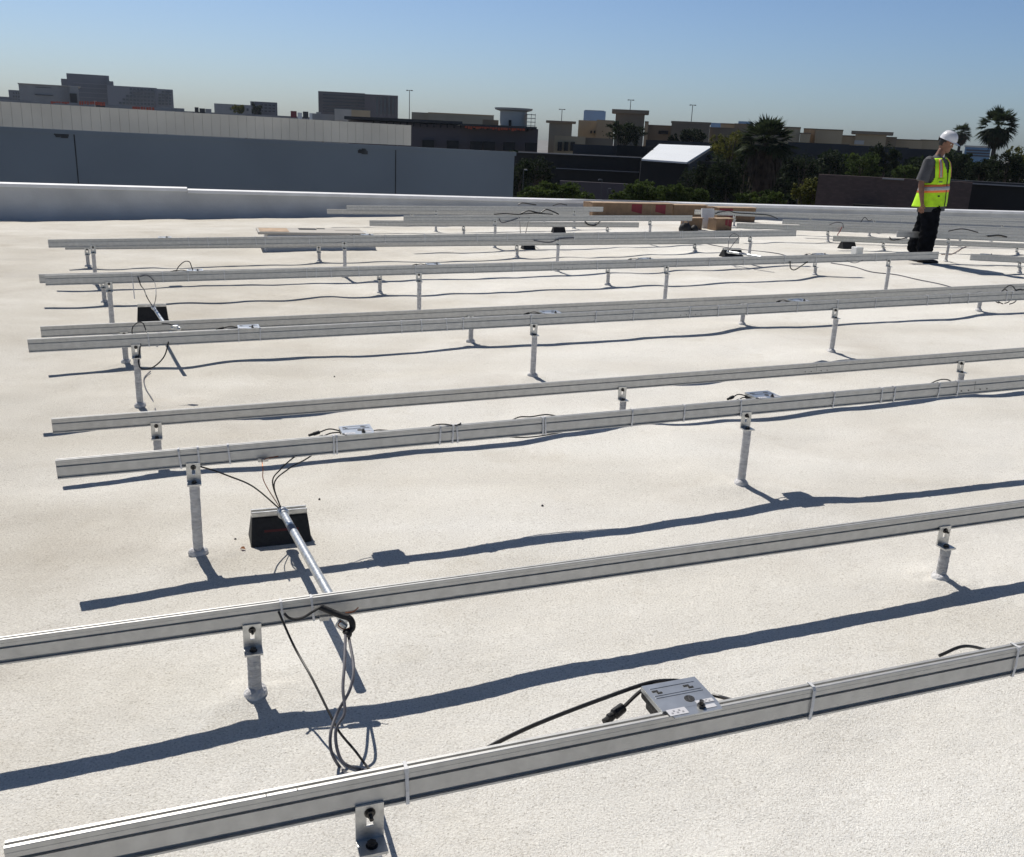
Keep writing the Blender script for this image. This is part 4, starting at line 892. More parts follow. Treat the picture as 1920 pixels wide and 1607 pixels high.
# rooftop clutter band with orange fence left
def fence(x0, x1, y0, h, D, label):
    e = building(x0, D, label, 'barrier', 'orange mesh barriers on far roofs', 'mesh_barrier')
    n_ = max(3, int((x1 - x0) / 5)); rr = random.Random(int(x0))
    for i in range(n_):
        a = x0 + (x1 - x0) * i / n_; b = a + (x1 - x0) / n_ * rr.uniform(.55, .98); y = y0 + ROLL * (a - x0) + rr.uniform(0, .8)
        block(e, 'mesh_panel', a, b, y, D, .06, MT['orange'], ybot=y + h * rr.uniform(.6, 1), x_ref=(x0 + x1) / 2)
    return e
fence(95, 131, 189.5, 4.5, 200, 'orange mesh barrier in front of the pale windowless block'); fence(148, 198, 189, 7, 200, 'orange mesh barrier below the hospital tower'); fence(248, 290, 199, 7, 200, 'orange mesh barrier at the right end of the hospital')
e = building(330, 210, 'long low construction deck behind the beige screen', name='construction_deck')
block(e, 'deck', -60, 335, 184, 210, 30, MT['concd'])
block(e, 'deck', 335, 772, 208.5, 212, 30, MT['concd'])
for i, (a, b, y, c_) in enumerate(((180, 196, 193, 'dkp'), (176, 181, 189, 'conc'), (365, 372, 201, 'dkp'), (374, 384, 203, 'dkp'), (385, 396, 204, 'concd'), (545, 556, 208, 'cardr'), (558, 566, 211, 'white'), (568, 578, 209, 'dkp'), (580, 592, 212, 'white'), (593, 602, 210, 'concd'))):
    block(None, 'equipment_crate', a, b, y, 205, 3, MT[c_], zb=at(a, y + 12, 205).z)
    tag(bpy.data.objects[-1] if False else COL.objects[-1], ['dark crate on the deck below the hospital tower', 'thin pale crate beside the dark crate below the hospital', 'dark rooftop unit left of the two small trees, first', 'wider dark rooftop unit left of the two small trees', 'grey rooftop unit nearest the two small trees', 'small red crate on the deck left of the brown office block', 'small white crate right of the red crate', 'dark crate between the two white crates', 'wider white crate near the brown office block', 'grey crate touching the left of the brown office block'][i], 'crate', 'crates on the far construction deck')
e = building(660, 180, 'pale rooftop plant box in front of the brown office block', 'rooftop unit', name='rooftop_unit')
block(e, 'casing', 627.5, 659, 204, 180, 6, MT['conc'], zb=at(640, 226, 180).z); block(e, 'casing', 659.1, 694, 206, 180.5, 6, MT['tan'], zb=at(670, 226, 180).z); block(e, 'casing', 586, 627, 213, 181, 5, MT['concd'], zb=at(600, 228, 180).z)
# olive flat building
D = 190
e = building(850, D, 'long low olive-grey building behind the construction roof', name='shop_building')
block(e, 'wall', 772, 803, 210, D + 2, 25, MT['grn']); block(e, 'wall', 803.1, 926, 211.5, D, 25, MT['grn']); block(e, 'roof_edge', 803, 926.5, 210.5, D, 25.4, MT['tan'], ybot=212, proud=.2)
# construction building with round tower
D = 110
e = building(850, D, 'dark two-storey shop building under construction with deep eaves', name='shop_building')
block(e, 'wall', 655, 1010, 226, D, 20, MT['offc']); block(e, 'roof', 648, 866, 218, D, 20.5, MT['dkp'], ybot=223.5, proud=1.2); block(e, 'roof', 866.5, 1006, 232, D - 1, 20, MT['dkp'], ybot=236, proud=1.2)
block(e, 'upper_wall', 905, 935, 224, D + 5, 6, MT['tand'])
for a in (792, 838, 882, 906, 944, 985): block(e, 'window', a, a + 22, 262 + ROLL * (a - 792) * .6, D, .5, MT['dkb'], ybot=278 + ROLL * (a - 792) * .6, proud=.15, x_ref=832)
for i in range(24): block(e, 'rafter', 700 + i * 12.5, 702.5 + i * 12.5, 227 + i * 12.5 * ROLL * .95, D, 2, MT['dkb'], ybot=234 + i * 12.5 * ROLL * .95, proud=.9, x_ref=832)
fence(872, 985, 233.5, 8, 108, 'orange mesh barrier at the foot of the round tower')
D = 112
e = building(961, D, 'round grey concrete tower with wide flat disc roof', 'tower', name='round_tower')
c_ = at(961.5, 240, D); r_ = 25.5 * D / FPX; zt = at(961, 208, D).z
o = MB().cyl((0, 0, 0), (0, 0, zt), r_, n=40).build('shaft', MT['conc'], None, True); o.location = (c_.x, c_.y + r_, 0); reparent(o, e)
z1 = at(961, 202.5, D).z
o = MB().rings([(Vector((0, 0, zt - .02)), r_ * 1.05), (Vector((0, 0, zt + .12)), r_ * 1.38), (Vector((0, 0, z1)), r_ * 1.42)], 40).build('disc_roof', MT['conc'], None, False); o.location = (c_.x, c_.y + r_, 0); reparent(o, e)
block(e, 'door', 954, 959, 225, D - .1, .4, MT['dkb'], ybot=244, proud=.3)
e = building(996, D, 'thin scaffold frame standing right of the round tower', 'scaffold', name='scaffold')
for x in (988, 996, 1003.5): block(e, 'upright', x, x + .8, 213.5, D - .6, .08, MT['pole'], ybot=246, x_ref=996)
for y in (214, 221, 228, 235): block(e, 'platform', 987.5, 1004.5, y, D - .5, 1.2, MT['concd'], ybot=y + .9, x_ref=996)
# tan shopping centre pieces
def tower(x0, x1, yt, D, capx, capy, mw, mc, label, wins=()):
    e = building((x0 + x1) / 2, D, label, 'tower building', None, 'stucco_tower')
    block(e, 'wall', x0, x1, yt, D, (x1 - x0) / FPX * D, mw)
    cw = (capx[1] - capx[0]) / FPX * D
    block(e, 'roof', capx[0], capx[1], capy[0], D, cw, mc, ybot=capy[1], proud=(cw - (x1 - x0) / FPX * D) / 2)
    for a, b, y0, y1 in wins: block(e, 'window', a, b, y0, D, .4, MT['dkb'], ybot=y1, proud=.12, x_ref=(x0 + x1) / 2)
    return e
tower(1030, 1073, 229, 130, (1024, 1080), (225.5, 229.5), MT['grn'], MT['tand'], 'dark square stucco tower with thin roof slab, left of the tan block')
tower(1155, 1209, 211, 120, (1148, 1217), (204.5, 211.5), MT['tand'], MT['tand'], 'tallest dark stucco tower with overhanging roof slab behind the round tree')
tower(1606, 1661, 250, 140, (1599, 1673), (245, 250.5), MT['tan'], MT['tand'], 'low stucco pavilion with wide dark roof slab left of the worker')
tower(1260, 1331, 229, 128, (1259, 1333), (226.5, 230), MT['tand'], MT['tand'], 'wide brown stucco block under the right-hand tall lamp')
e = building(1115, 135, 'tan stucco block with two tiny dark windows', name='shop_building')
block(e, 'wall', 1085, 1119, 225, 135, 20, MT['tan']); block(e, 'wall', 1119.1, 1152, 224.5, 133, 20, MT['tan'])
for a in (1107, 1113.5): block(e, 'window', a, a + 3, 245, 135, .4, MT['dkb'], ybot=250, proud=.12, x_ref=1102)
block(e, 'lower_wall', 1040, 1098, 254, 112, 10, MT['tan']); block(e, 'lower_wall', 1098.1, 1150, 258, 113, 10, MT['tand'])
for a in (1046, 1058, 1070): block(e, 'window', a, a + 8, 266, 112, .4, MT['dkb'], ybot=283, proud=.12, x_ref=1069)
e = building(1400, 150, 'long tan and brown shopping centre skyline with stepped parapets', name='shopping_centre')
for a, b, y, dd, mm in ((1209.5, 1216, 228, 131, 'tan'), (1216, 1259, 234.5, 132, 'tand'), (1331.5, 1378, 239, 133, 'tand'), (1378, 1412, 232, 150, 'tand'), (1352, 1378, 231.5, 152, 'tan'), (1470, 1501, 238, 140, 'tan'), (1501, 1520, 249.5, 139, 'tan'), (1508, 1532, 241, 146, 'tan'), (1531, 1580, 242, 141, 'tan'), (1580, 1606, 254, 142, 'tan'), (1661, 1681, 257, 141, 'tand'), (1681, 1728, 261, 143, 'tan'), (1728, 1768, 262, 142, 'tan'), (1400, 1470, 244, 141, 'tand')):
    block(e, 'wall', a, b, y, dd, 18, MT[mm])
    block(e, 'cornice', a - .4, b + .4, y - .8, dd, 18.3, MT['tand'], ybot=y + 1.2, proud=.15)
block(e, 'opening', 1235, 1253, 245, 132, .4, MT['dkb'], ybot=251, proud=.15)
block(e, 'parapet_panel', 1603, 1620, 263, 120, 1.2, MT['conc'], ybot=270)
e = building(1116, 900, 'distant pale blue glass tower on the skyline', name='glass_tower'); block(e, 'wall', 1095, 1136, 207, 900, 40, MT['bglass']); block(e, 'roof_edge', 1097, 1133, 206, 902, 36, MT['hosp'], ybot=208)
e = building(1345, 700, 'low distant blue strip building behind the shopping centre', name='glass_tower'); block(e, 'wall', 1333, 1360, 230, 700, 30, MT['bglass']); block(e, 'wall', 1385, 1411, 227, 702, 30, MT['bglass'])
e = building(1834, 300, 'blue glass building with pale roof edge right of the worker', name='glass_building'); block(e, 'wall', 1812, 1856, 275, 300, 30, MT['bglass']); block(e, 'roof_edge', 1811, 1857, 272.5, 299.8, 30.5, MT['conc'], ybot=275.5, proud=.1)
for i in range(3): block(e, 'window_band', 1814, 1854, 280 + i * 5, 300, .4, MT['glass'], ybot=282.6 + i * 5, proud=.2, x_ref=1834)
# dark long building with pale copings
D = 78
e = building(1180, D, 'long black-brown service building behind the green bushes', name='service_building')
pblock(e, 'wall', 955, 1362, 285.5, D, 14, MT['dkb']); block(e, 'coping', 972, 1203, 284.4, D, .5, MT['concd'], ybot=286, proud=.1)
block(e, 'ledge', 1043, 1198, 315, D, .5, MT['concd'], ybot=316.2, proud=.3, x_ref=1158)
pblock(e, 'upper_wall', 1075, 1157, 270, D + 5, 8, MT['dkp']); pblock(e, 'upper_wall', 1157.1, 1225, 272, D + 4, 8, MT['dkb'])
pblock(e, 'low_wall', 1050, 1180, 339, 66, 6, MT['offc'])
e = building(1500, 95, 'dark stucco wall of the shopping centre behind the palm', name='service_building')
pblock(e, 'wall', 1212, 1480, 262, 100, 12, MT['dkp']); pblock(e, 'wall', 1480, 1590, 266, 98, 12, MT['dkp']); pblock(e, 'wall', 1590, 1700, 272, 98.5, 12, MT['dkp']); pblock(e, 'wall', 1700, 1800, 278, 99, 12, MT['dkp'])
block(e, 'opening', 1560, 1590, 290, 97.9, .4, MT['dkb'], ybot=330, proud=.2, x_ref=1535)
# white sloped canopy roof
D = 76
cn = building(1270, D, 'bright white sloping canopy roof above the dark service building', 'canopy', name='canopy_roof')
P_ = [at(1203, 298, 70), at(1288, 304, 70), at(1336, 274, 92), at(1236, 270, 92)]
m = MB(); m.hexa([p - Vector((0, 0, .12)) for p in P_] + P_); o = m.build('roof_sheet', MT['canopy']); reparent(o, cn)
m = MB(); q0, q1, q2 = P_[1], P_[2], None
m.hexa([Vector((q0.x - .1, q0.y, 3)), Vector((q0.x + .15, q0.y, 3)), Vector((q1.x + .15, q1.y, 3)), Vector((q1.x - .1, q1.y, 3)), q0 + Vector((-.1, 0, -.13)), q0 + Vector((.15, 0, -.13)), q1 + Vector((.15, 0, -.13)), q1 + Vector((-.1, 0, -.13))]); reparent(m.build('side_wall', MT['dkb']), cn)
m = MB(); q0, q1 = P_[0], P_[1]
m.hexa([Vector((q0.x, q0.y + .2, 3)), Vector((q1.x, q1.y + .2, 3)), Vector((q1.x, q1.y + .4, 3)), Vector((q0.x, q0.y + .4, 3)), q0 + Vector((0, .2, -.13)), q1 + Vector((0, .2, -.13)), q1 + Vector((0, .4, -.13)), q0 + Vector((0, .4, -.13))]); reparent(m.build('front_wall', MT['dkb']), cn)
# brick building right
D = 40
e = building(1700, D, 'dark brown brick wall building behind the worker', name='brick_building')
pblock(e, 'wall', 1541, 1811, 328, D, 12, MT['brick']); pblock(e, 'wall', 1811.1, 2100, 341, D - .6, 12, MT['dkb'])
block(e, 'coping', 1656, 1694, 333.5, D, .4, MT['concd'], ybot=336.2, proud=.12, x_ref=1676); block(e, 'coping', 1780, 2100, 338.5, D - .6, .5, MT['dkp'], ybot=342.5, proud=.1); block(e, 'coping', 1828, 2100, 344.5, D - .7, .5, MT['concd'], ybot=347, proud=.25)
block(e, 'opening', 1602, 1662, 383, D, .4, MT['dkb'], ybot=396, proud=.1, x_ref=1676)
# street lamps
def lamp(x, ytop, ybase, D, label, head=8, zb=0, grp='tall lamps on the skyline'):
    p = at(x, ytop, D); e = empty('street_lamp', (p.x, p.y, zb), label, 'street lamp', grp)
    h = p.z - zb; k = D / FPX
    MB().cyl((0, 0, 0), (0, 0, h), .9 * k, .6 * k, 8).build('pole', MT['pole'], e, True)
    MB().box((0, 0, h), (head * k * 1.2, .5 * k * 2, .8 * k)).build('arm', MT['pole'], e)
    for s_ in (-1, 1): MB().hexa([(s_ * head * k * .55 - 1.8 * k, -.25, h - .9 * k), (s_ * head * k * .55 + 1.8 * k, -.25, h - .9 * k), (s_ * head * k * .55 + 1.8 * k, .25, h - .9 * k), (s_ * head * k * .55 - 1.8 * k, .25, h - .9 * k), (s_ * head * k * .55 - 1.2 * k, -.2, h + .6 * k), (s_ * head * k * .55 + 1.2 * k, -.2, h + .6 * k), (s_ * head * k * .55 + 1.2 * k, .2, h + .6 * k), (s_ * head * k * .55 - 1.2 * k, .2, h + .6 * k)]).build('lamp_head', MT['pole'], e)
lamp(768, 169.5, 215, 150, 'tall twin-headed lamp right of the brown office block')
lamp(1054, 205, 226, 160, 'small twin-headed lamp above the dark square tower')
lamp(1183, 187.5, 206, 160, 'small twin-headed lamp above the tallest stucco tower')
lamp(1299, 197, 227, 150, 'small twin-headed lamp above the wide brown block')
def lot_lamp(x, ytop, D, label, col='pole', side=1):
    p = at(x, ytop, D); e = empty('parking_lamp', (p.x, p.y, 0), label, 'lamp', 'parking lot lamps before the bushes'); k = D / FPX; h = p.z
    MB().cyl((0, 0, 0), (0, 0, h), .9 * k, .7 * k, 8).build('pole', MT['pole'], e, True)
    MB().hexa([(side * 1 * k, -.15, h - 2 * k), (side * 7 * k, -.15, h - 2 * k), (side * 7 * k, .15, h - 2 * k), (side * 1 * k, .15, h - 2 * k), (side * 1 * k, -.12, h), (side * 6 * k, -.12, h), (side * 6 * k, .12, h), (side * 1 * k, .12, h)]).build('lamp_head', MT[col], e)
lot_lamp(1129, 336, 56, 'taller parking lamp standing before the pale wall', side=-1)
lot_lamp(1140, 353, 58, 'lower parking lamp right of the taller one', side=1)
lot_lamp(1513, 352, 48, 'parking lamp before the bushes left of the brick wall', side=1)
lot_lamp(982, 317, 60, 'pale headed parking lamp just right of the blue-grey wall', 'conc', 1)

# ================================================================== vegetation
def crown_mesh(name, lobes, n, leaf, m, seed):
    """leaf sized quads spread through several lobes ((cx,cy,cz),(rx,ry,rz))"""
    g = np.random.default_rng(seed); vol = np.array([b[0] * b[1] * b[2] for _, b in lobes]) ** .67; cnt = (vol / vol.sum() * n).astype(int)
    C = []
    for (c, r), k in zip(lobes, cnt):
        # clumps on each lobe
        kc = max(6, k // 45); d = g.normal(size=(kc, 3)); d /= np.linalg.norm(d, axis=1)[:, None]; rad = g.uniform(.55, 1.02, kc)[:, None]
        cc = np.array(c) + d * rad * np.array(r)
        w_ = g.integers(0, kc, k); p = cc[w_] + g.normal(size=(k, 3)) * np.array(r) * .13
        C.append(p)
    C = np.concatenate(C); k = len(C)
    a = g.normal(size=(k, 3)); a /= np.linalg.norm(a, axis=1)[:, None]; b = np.cross(a, g.normal(size=(k, 3))); b /= np.linalg.norm(b, axis=1)[:, None]
    s = leaf * g.uniform(.6, 1.3, k)[:, None]; a = a * s; b = b * s * .55
    V = np.stack([C - a, C - b * .9, C + a, C + b], 1).reshape(-1, 3); F = np.arange(4 * k).reshape(-1, 4)
    return npmesh(name, V, F, m)
def tree(px, D, ytop, ybot, wpx, label, mt, seed, n=4200, leaf=None, grp=None, cat='tree', name='tree', lob=9):
    k = D / FPX; top = at(px, ytop, D); bot = at(px, ybot, D); W_ = wpx * k / 2; H_ = top.z - bot.z
    e = empty(name, (top.x, top.y, 0), label, cat, grp); rr = random.Random(seed)
    zc = bot.z + H_ * .5; L = [((0, 0, zc), (W_ * .72, W_ * .6, H_ * .42))]
    for i in range(lob):
        a = rr.uniform(0, 6.283); q = rr.uniform(.35, .72); zz = zc + rr.uniform(-.30, .32) * H_
        L.append(((math.cos(a) * W_ * q, math.sin(a) * W_ * q * .8, zz), (W_ * rr.uniform(.25, .42), W_ * rr.uniform(.25, .4), H_ * rr.uniform(.16, .26))))
    leaf = leaf or max(.06, 1.75 * k); n = int(n * 1.9)
    link('crown', crown_mesh('crown', L, n, leaf, MT[mt], seed), e)
    t = MB(); t.rings([(Vector((0, 0, 0)), W_ * .10 + .08), (Vector((.05, 0, zc * .5)), W_ * .07 + .05), (Vector((0, .05, zc)), W_ * .05 + .03), (Vector((.1, 0, zc + H_ * .25)), .03)], 8)
    for i in range(4):
        a = rr.uniform(0, 6.283); t.rings([(Vector((0, 0, zc * rr.uniform(.6, .9))), W_ * .04 + .03), (Vector((math.cos(a) * W_ * .5, math.sin(a) * W_ * .5, zc + H_ * rr.uniform(0, .2))), .03)], 6)
    t.build('trunk', MT['bark'], e, True)
    return e
TR = [
 (448, 230, 194, 216, 26, 'small rounded green tree on the skyline, left of a pair', 'leafo', 900), (481, 232, 194, 216, 22, 'small dark tree on the skyline, right of a pair', 'leafd', 900),
 (1008, 62, 286, 352, 88, 'tall dark tree just right of the blue-grey wall', 'leafd', 3600), (975, 68, 298, 372, 50, 'dark narrow tree partly hidden behind the end of the blue-grey wall', 'leafd', 2500),
 (1003, 46, 349, 390, 90, 'bright green bush at the end of the blue-grey wall', 'leafm', 4200), (1055, 47, 343, 390, 92, 'largest bright green bush in front of the pale low wall', 'leafm', 4600), (1100, 49, 359, 392, 50, 'low green bush under the taller parking lamp', 'leafm', 2400),
 (1213, 48, 340, 395, 100, 'bright green rounded bush below the white canopy', 'leafm', 5200), (1262, 47, 346, 395, 84, 'green bush right of the rounded one, below the canopy', 'leafm', 4200), (1165, 50, 356, 395, 60, 'small green bush behind the long cardboard box', 'leafm', 2400), (1306, 48, 352, 395, 70, 'darker green bush above the end of the cardboard boxes', 'leafm', 3200),
 (1310, 58, 303, 392, 90, 'big black-green tree under the right of the white canopy', 'leafd', 4600), (1365, 56, 292, 392, 90, 'big black-green tree left of the tall palm', 'leafd', 4600), (1372, 66, 243, 308, 84, 'olive yellow-green tree top left of the tall palm', 'leafo', 3600),
 (1400, 60, 268, 350, 60, 'dark green tree close behind the palm\'s left side', 'leafd', 2600),
 (1175, 100, 228, 274, 90, 'round dark brown-green tree covering the tallest tower\'s base', 'leafd', 3200), (1303, 105, 238, 272, 66, 'dark tree in front of the wide brown block', 'leafd', 2400), (1264, 108, 250, 274, 26, 'small dark tree left of the wide brown block', 'leafd', 900),
 (1403, 46, 360, 395, 56, 'grey-green bush left of the palm trunk', 'leafm', 2200), (1450, 45, 357, 395, 62, 'grey-green bush right of the palm trunk', 'leafm', 2600), (1478, 50, 366, 395, 40, 'low dark bush between the palm and the olive shrub', 'leafd', 1500),
 (1516, 44, 334, 395, 66, 'olive green shrub touching the brick wall\'s left end', 'leafo', 3600),
 (1510, 75, 285, 345, 80, 'dark tree right of the tall palm', 'leafd', 3600), (1560, 80, 280, 345, 60, 'very dark tree behind the brick wall\'s left corner', 'leafd', 2600),
 (1622, 70, 285, 340, 80, 'bushy green tree above the brick wall, left', 'leafm', 3800), (1665, 72, 268, 338, 70, 'taller mixed green tree above the brick wall, second', 'leafd', 3400), (1700, 66, 308, 340, 60, 'fresh green bush on the wall just left of the worker', 'leafm', 2600),
 (1800, 72, 285, 345, 70, 'dark tree right behind the worker\'s vest', 'leafd', 3400), (1845, 64, 296, 348, 80, 'dark green tree below the blue glass building', 'leafd', 3400), (1895, 62, 282, 350, 84, 'dense tree at the right edge below the large palm', 'leafd', 4200), (1915, 68, 274, 340, 50, 'taller reddish tree top at the right edge', 'leafo', 2000), (1770, 68, 300, 345, 50, 'dark green bush directly behind the worker', 'leafd', 2000),
 (1312, 180, 236, 250, 30, 'faint distant tree behind the shopping centre roofs', 'leafd', 500),
]
for i, (px, D, yt, yb, wp, lb, mt_, n) in enumerate(TR):
    bush = 'bush' in lb or 'shrub' in lb
    tree(px, D, yt, yb, wp, lb, mt_, 100 + i, n, grp='bushes beyond the roof' if bush else 'trees beyond the roof', cat='bush' if bush else 'tree', name='bush' if bush else 'tree')
# far-off planting that reads as one dark mass
g = np.random.default_rng(5); n = 15000; xs = g.uniform(955, 1990, n); ds = g.uniform(84, 90, n)
P_ = []
for x, d in zip(xs, ds):
    yt = 300 + 12 * math.sin(x * .031) + 7 * math.sin(x * .083 + 1); p = at(x, g.uniform(yt, 372), d); P_.append((p.x, p.y, p.z))
C = np.array(P_); a = g.normal(size=(n, 3)) * .16; b = g.normal(size=(n, 3)) * .14
V = np.stack([C - a, C - b, C + a, C + b], 1).reshape(-1, 3)
tag(link('hedge_mass', npmesh('hedge_mass', V, np.arange(4 * n).reshape(-1, 4), MT['leafd'])), 'dark mass of far planting behind the trees', 'hedge', kind='stuff')

def palm(px, D, ycen, rpx, label, seed, skirt=0, nf=46, up=.0, name='palm_tree'):
    k = D / FPX; c = at(px, ycen, D); e = empty(name, (c.x, c.y, 0), label, 'palm tree', 'palms beyond the roof'); Rr = rpx * k
    rr = random.Random(seed); g = np.random.default_rng(seed); V = []; F = []
    def frond(az, el, L, droop):
        d = Vector((math.cos(az) * math.cos(el), math.sin(az) * math.cos(el), math.sin(el))); base = Vector((0, 0, c.z))
        st = base + d * L * .5 + Vector((0, 0, -droop * .10 * L)); side = d.cross(Vector((0, 0, 1))).normalized() if abs(d.z) < .98 else Vector((1, 0, 0)); nrm = side.cross(d)
        i = len(V); w_ = .012 * L + .012; V.extend([base - side * w_, base + side * w_, st + side * w_, st - side * w_]); F.append((i, i + 1, i + 2, i + 3))
        for q in range(13):
            a = (q - 6) / 6 * 1.2 + rr.uniform(-.05, .05); bl = L * .55 * (1 - .12 * abs(a)) * rr.uniform(.85, 1.1)
            bd = (d * math.cos(a) + side * math.sin(a) + nrm * rr.uniform(-.12, .12)).normalized(); tip = st + bd * bl + Vector((0, 0, -droop * bl * rr.uniform(.25, .7)))
            md = st + bd * bl * .55 + Vector((0, 0, -droop * bl * .08)); pw = bd.cross(nrm).normalized() * L * .036
            i = len(V); V.extend([st, md - pw, tip, md + pw]); F.append((i, i + 1, i + 2, i + 3))
    for i in range(nf):
        el = math.asin(max(-1, min(1, rr.uniform(-.55 + up, 1.0)))); frond(rr.uniform(0, 6.283), el, Rr * rr.uniform(.85, 1.12), .55 - .35 * max(0, el))
    link('crown', npmesh('crown', [tuple(v) for v in V], F, MT['leafp']), e)
    if skirt:
        V = []; F = []
        for i in range(900):
            az = rr.uniform(0, 6.283); q = rr.uniform(0, 1); z = c.z - .2 * Rr - q * skirt * Rr; rad = Rr * (.62 - .40 * q ** 1.5) * rr.uniform(.5, 1)
            p = Vector((math.cos(az) * rad, math.sin(az) * rad, z)); dn = Vector((math.cos(az) * .12, math.sin(az) * .12, -1)) * Rr * rr.uniform(.25, .5); s_ = Vector((-math.sin(az), math.cos(az), 0)) * Rr * rr.uniform(.015, .04)
            j = len(V); V.extend([p - s_, p + s_, p + dn + s_ * .4, p + dn - s_ * .4]); F.append((j, j + 1, j + 2, j + 3))
        link('dead_fronds', npmesh('dead_fronds', [tuple(v) for v in V], F, MT['skirt']), e)
    MB().rings([(Vector((0, 0, 0)), .30), (Vector((0, 0, c.z * .3)), .22), (Vector((0, 0, c.z * .9)), .20), (Vector((0, 0, c.z)), .16)], 10).build('trunk', MT['bark'], e, True)
palm(1437, 58, 268, 56, 'tall shaggy fan palm with dead frond skirt, left of the worker', 3, skirt=1.35, nf=88, up=.12)
palm(1872, 92, 236, 37, 'large fan palm against the sky at the right edge', 4, skirt=.5, nf=105, up=-.42)
palm(1803, 140, 250, 20, 'small distant fan palm just right of the white helmet', 5, skirt=.5, nf=75, up=-.35)

# ================================================================== the worker
pu_, po_, pz_ = onroof(1732, 492)
PB = uo(pu_, po_, pz_)
# local frame: x to the picture's right (facing), y away from camera, z up
az = math.atan2(PB.y, PB.x) - math.pi / 2
pe_ = empty('person', PB, 'worker in white hard hat and lime safety vest looking down, hands at sides', 'person', None, (0, R(-4.3), az))
def skinned(name, chains, m, sub=2, root=None):
    """one continuous surface grown over connected joints: chains = lists of (point, (rx, ry)); shared points are merged"""
    V = []; E = []; Rd = []; key = {}
    for ch in chains:
        prev = None
        for p, r in ch:
            kk = tuple(round(c, 4) for c in p)
            if kk not in key: key[kk] = len(V); V.append(p); Rd.append(r)
            i = key[kk]
            if prev is not None: E.append((prev, i))
            prev = i
    me = bpy.data.meshes.new(name); me.from_pydata(V, E, []); me.materials.append(m)
    o = bpy.data.objects.new(name, me); COL.objects.link(o)
    sm = o.modifiers.new('skin', 'SKIN'); sm.use_smooth_shade = True
    for i, r in enumerate(Rd): me.skin_vertices[0].data[i].radius = r
    me.skin_vertices[0].data[root or 0].use_root = True
    if sub: ss = o.modifiers.new('sub', 'SUBSURF'); ss.levels = sub; ss.render_levels = sub
    bpy.context.view_layer.update()
    dg = bpy.context.evaluated_depsgraph_get(); me2 = bpy.data.meshes.new_from_object(o.evaluated_get(dg)); bpy.data.objects.remove(o)
    me2.materials.clear(); me2.materials.append(m)
    for p in me2.polygons: p.use_smooth = True
    return me2
Hh = .93     # hip height
hip = (.03, 0, .94); chest = (.05, 0, 1.28); neck0 = (.055, 0, 1.465); neck1 = (.100, 0, 1.550)
shN = (-.045, -.205, 1.415); shF = (.125, .17, 1.415)
elN = (-.125, -.250, 1.125); wrN = (-.095, -.275, .885); elF = (.10, .235, 1.13); wrF = (.07, .24, .89)
knN = (.035, -.10, .50); anN = (-.005, -.10, .085); knF = (-.04, .10, .50); anF = (-.175, .10, .085)
def fingers(w_, sgn):
    ch = []
    px_, py_, pz_ = w_; palm_ = (px_ + .006, py_, pz_ - .085)
    for i, (dx, ln) in enumerate(((-.030, .060), (-.011, .074), (.010, .078), (.030, .070))):
        b = (px_ + dx * .8, py_, pz_ - .095); ch.append([(palm_, (.028, .016)), (b, (.011, .011)), ((px_ + dx, py_ - sgn * .006, pz_ - .095 - ln * .5), (.0095, .0095)), ((px_ + dx * .95 + .004, py_ - sgn * .020, pz_ - .095 - ln), (.008, .008))])
    ch.append([((px_ + .003, py_, pz_ - .045), (.030, .017)), ((px_ + .038, py_ - sgn * .006, pz_ - .070), (.011, .011)), ((px_ + .046, py_ - sgn * .012, pz_ - .112), (.0095, .0095))])
    return ch
def armchain(s_, e_, w_):
    w2 = (w_[0] + .003, w_[1], w_[2] - .045); w3 = (w_[0] + .006, w_[1], w_[2] - .085)
    mid_ = tuple(s_[i] * .5 + e_[i] * .5 for i in range(3)); md2 = tuple(e_[i] * .65 + w_[i] * .35 for i in range(3))
    return [(chest, (.13, .12)), (s_, (.062, .062)), (mid_, (.052, .052)), (e_, (.043, .043)), (md2, (.042, .042)), (w_, (.028, .026)), (w2, (.030, .017)), (w3, (.028, .016))]
chains = [[(hip, (.135, .12)), ((.045, 0, 1.10), (.13, .115)), (chest, (.13, .12)), (neck0, (.070, .070)), (neck1, (.057, .057)), ((.125, 0, 1.605), (.068, .066))],
          armchain(shN, elN, wrN), armchain(shF, elF, wrF),
          [(hip, (.135, .12)), ((.035, -.10, .86), (.088, .088)), (knN, (.060, .060)), ((.01, -.10, .33), (.056, .056)), (anN, (.038, .038)), ((.09, -.10, .04), (.034, .026))],
          [(hip, (.135, .12)), ((.01, .10, .86), (.088, .088)), (knF, (.060, .060)), ((-.115, .10, .33), (.056, .056)), (anF, (.038, .038)), ((-.09, .10, .04), (.034, .026))]]
chains += fingers(wrN, -1) + fingers(wrF, 1)
link('body', skinned('body', chains, MT['skin'], 2), pe_)
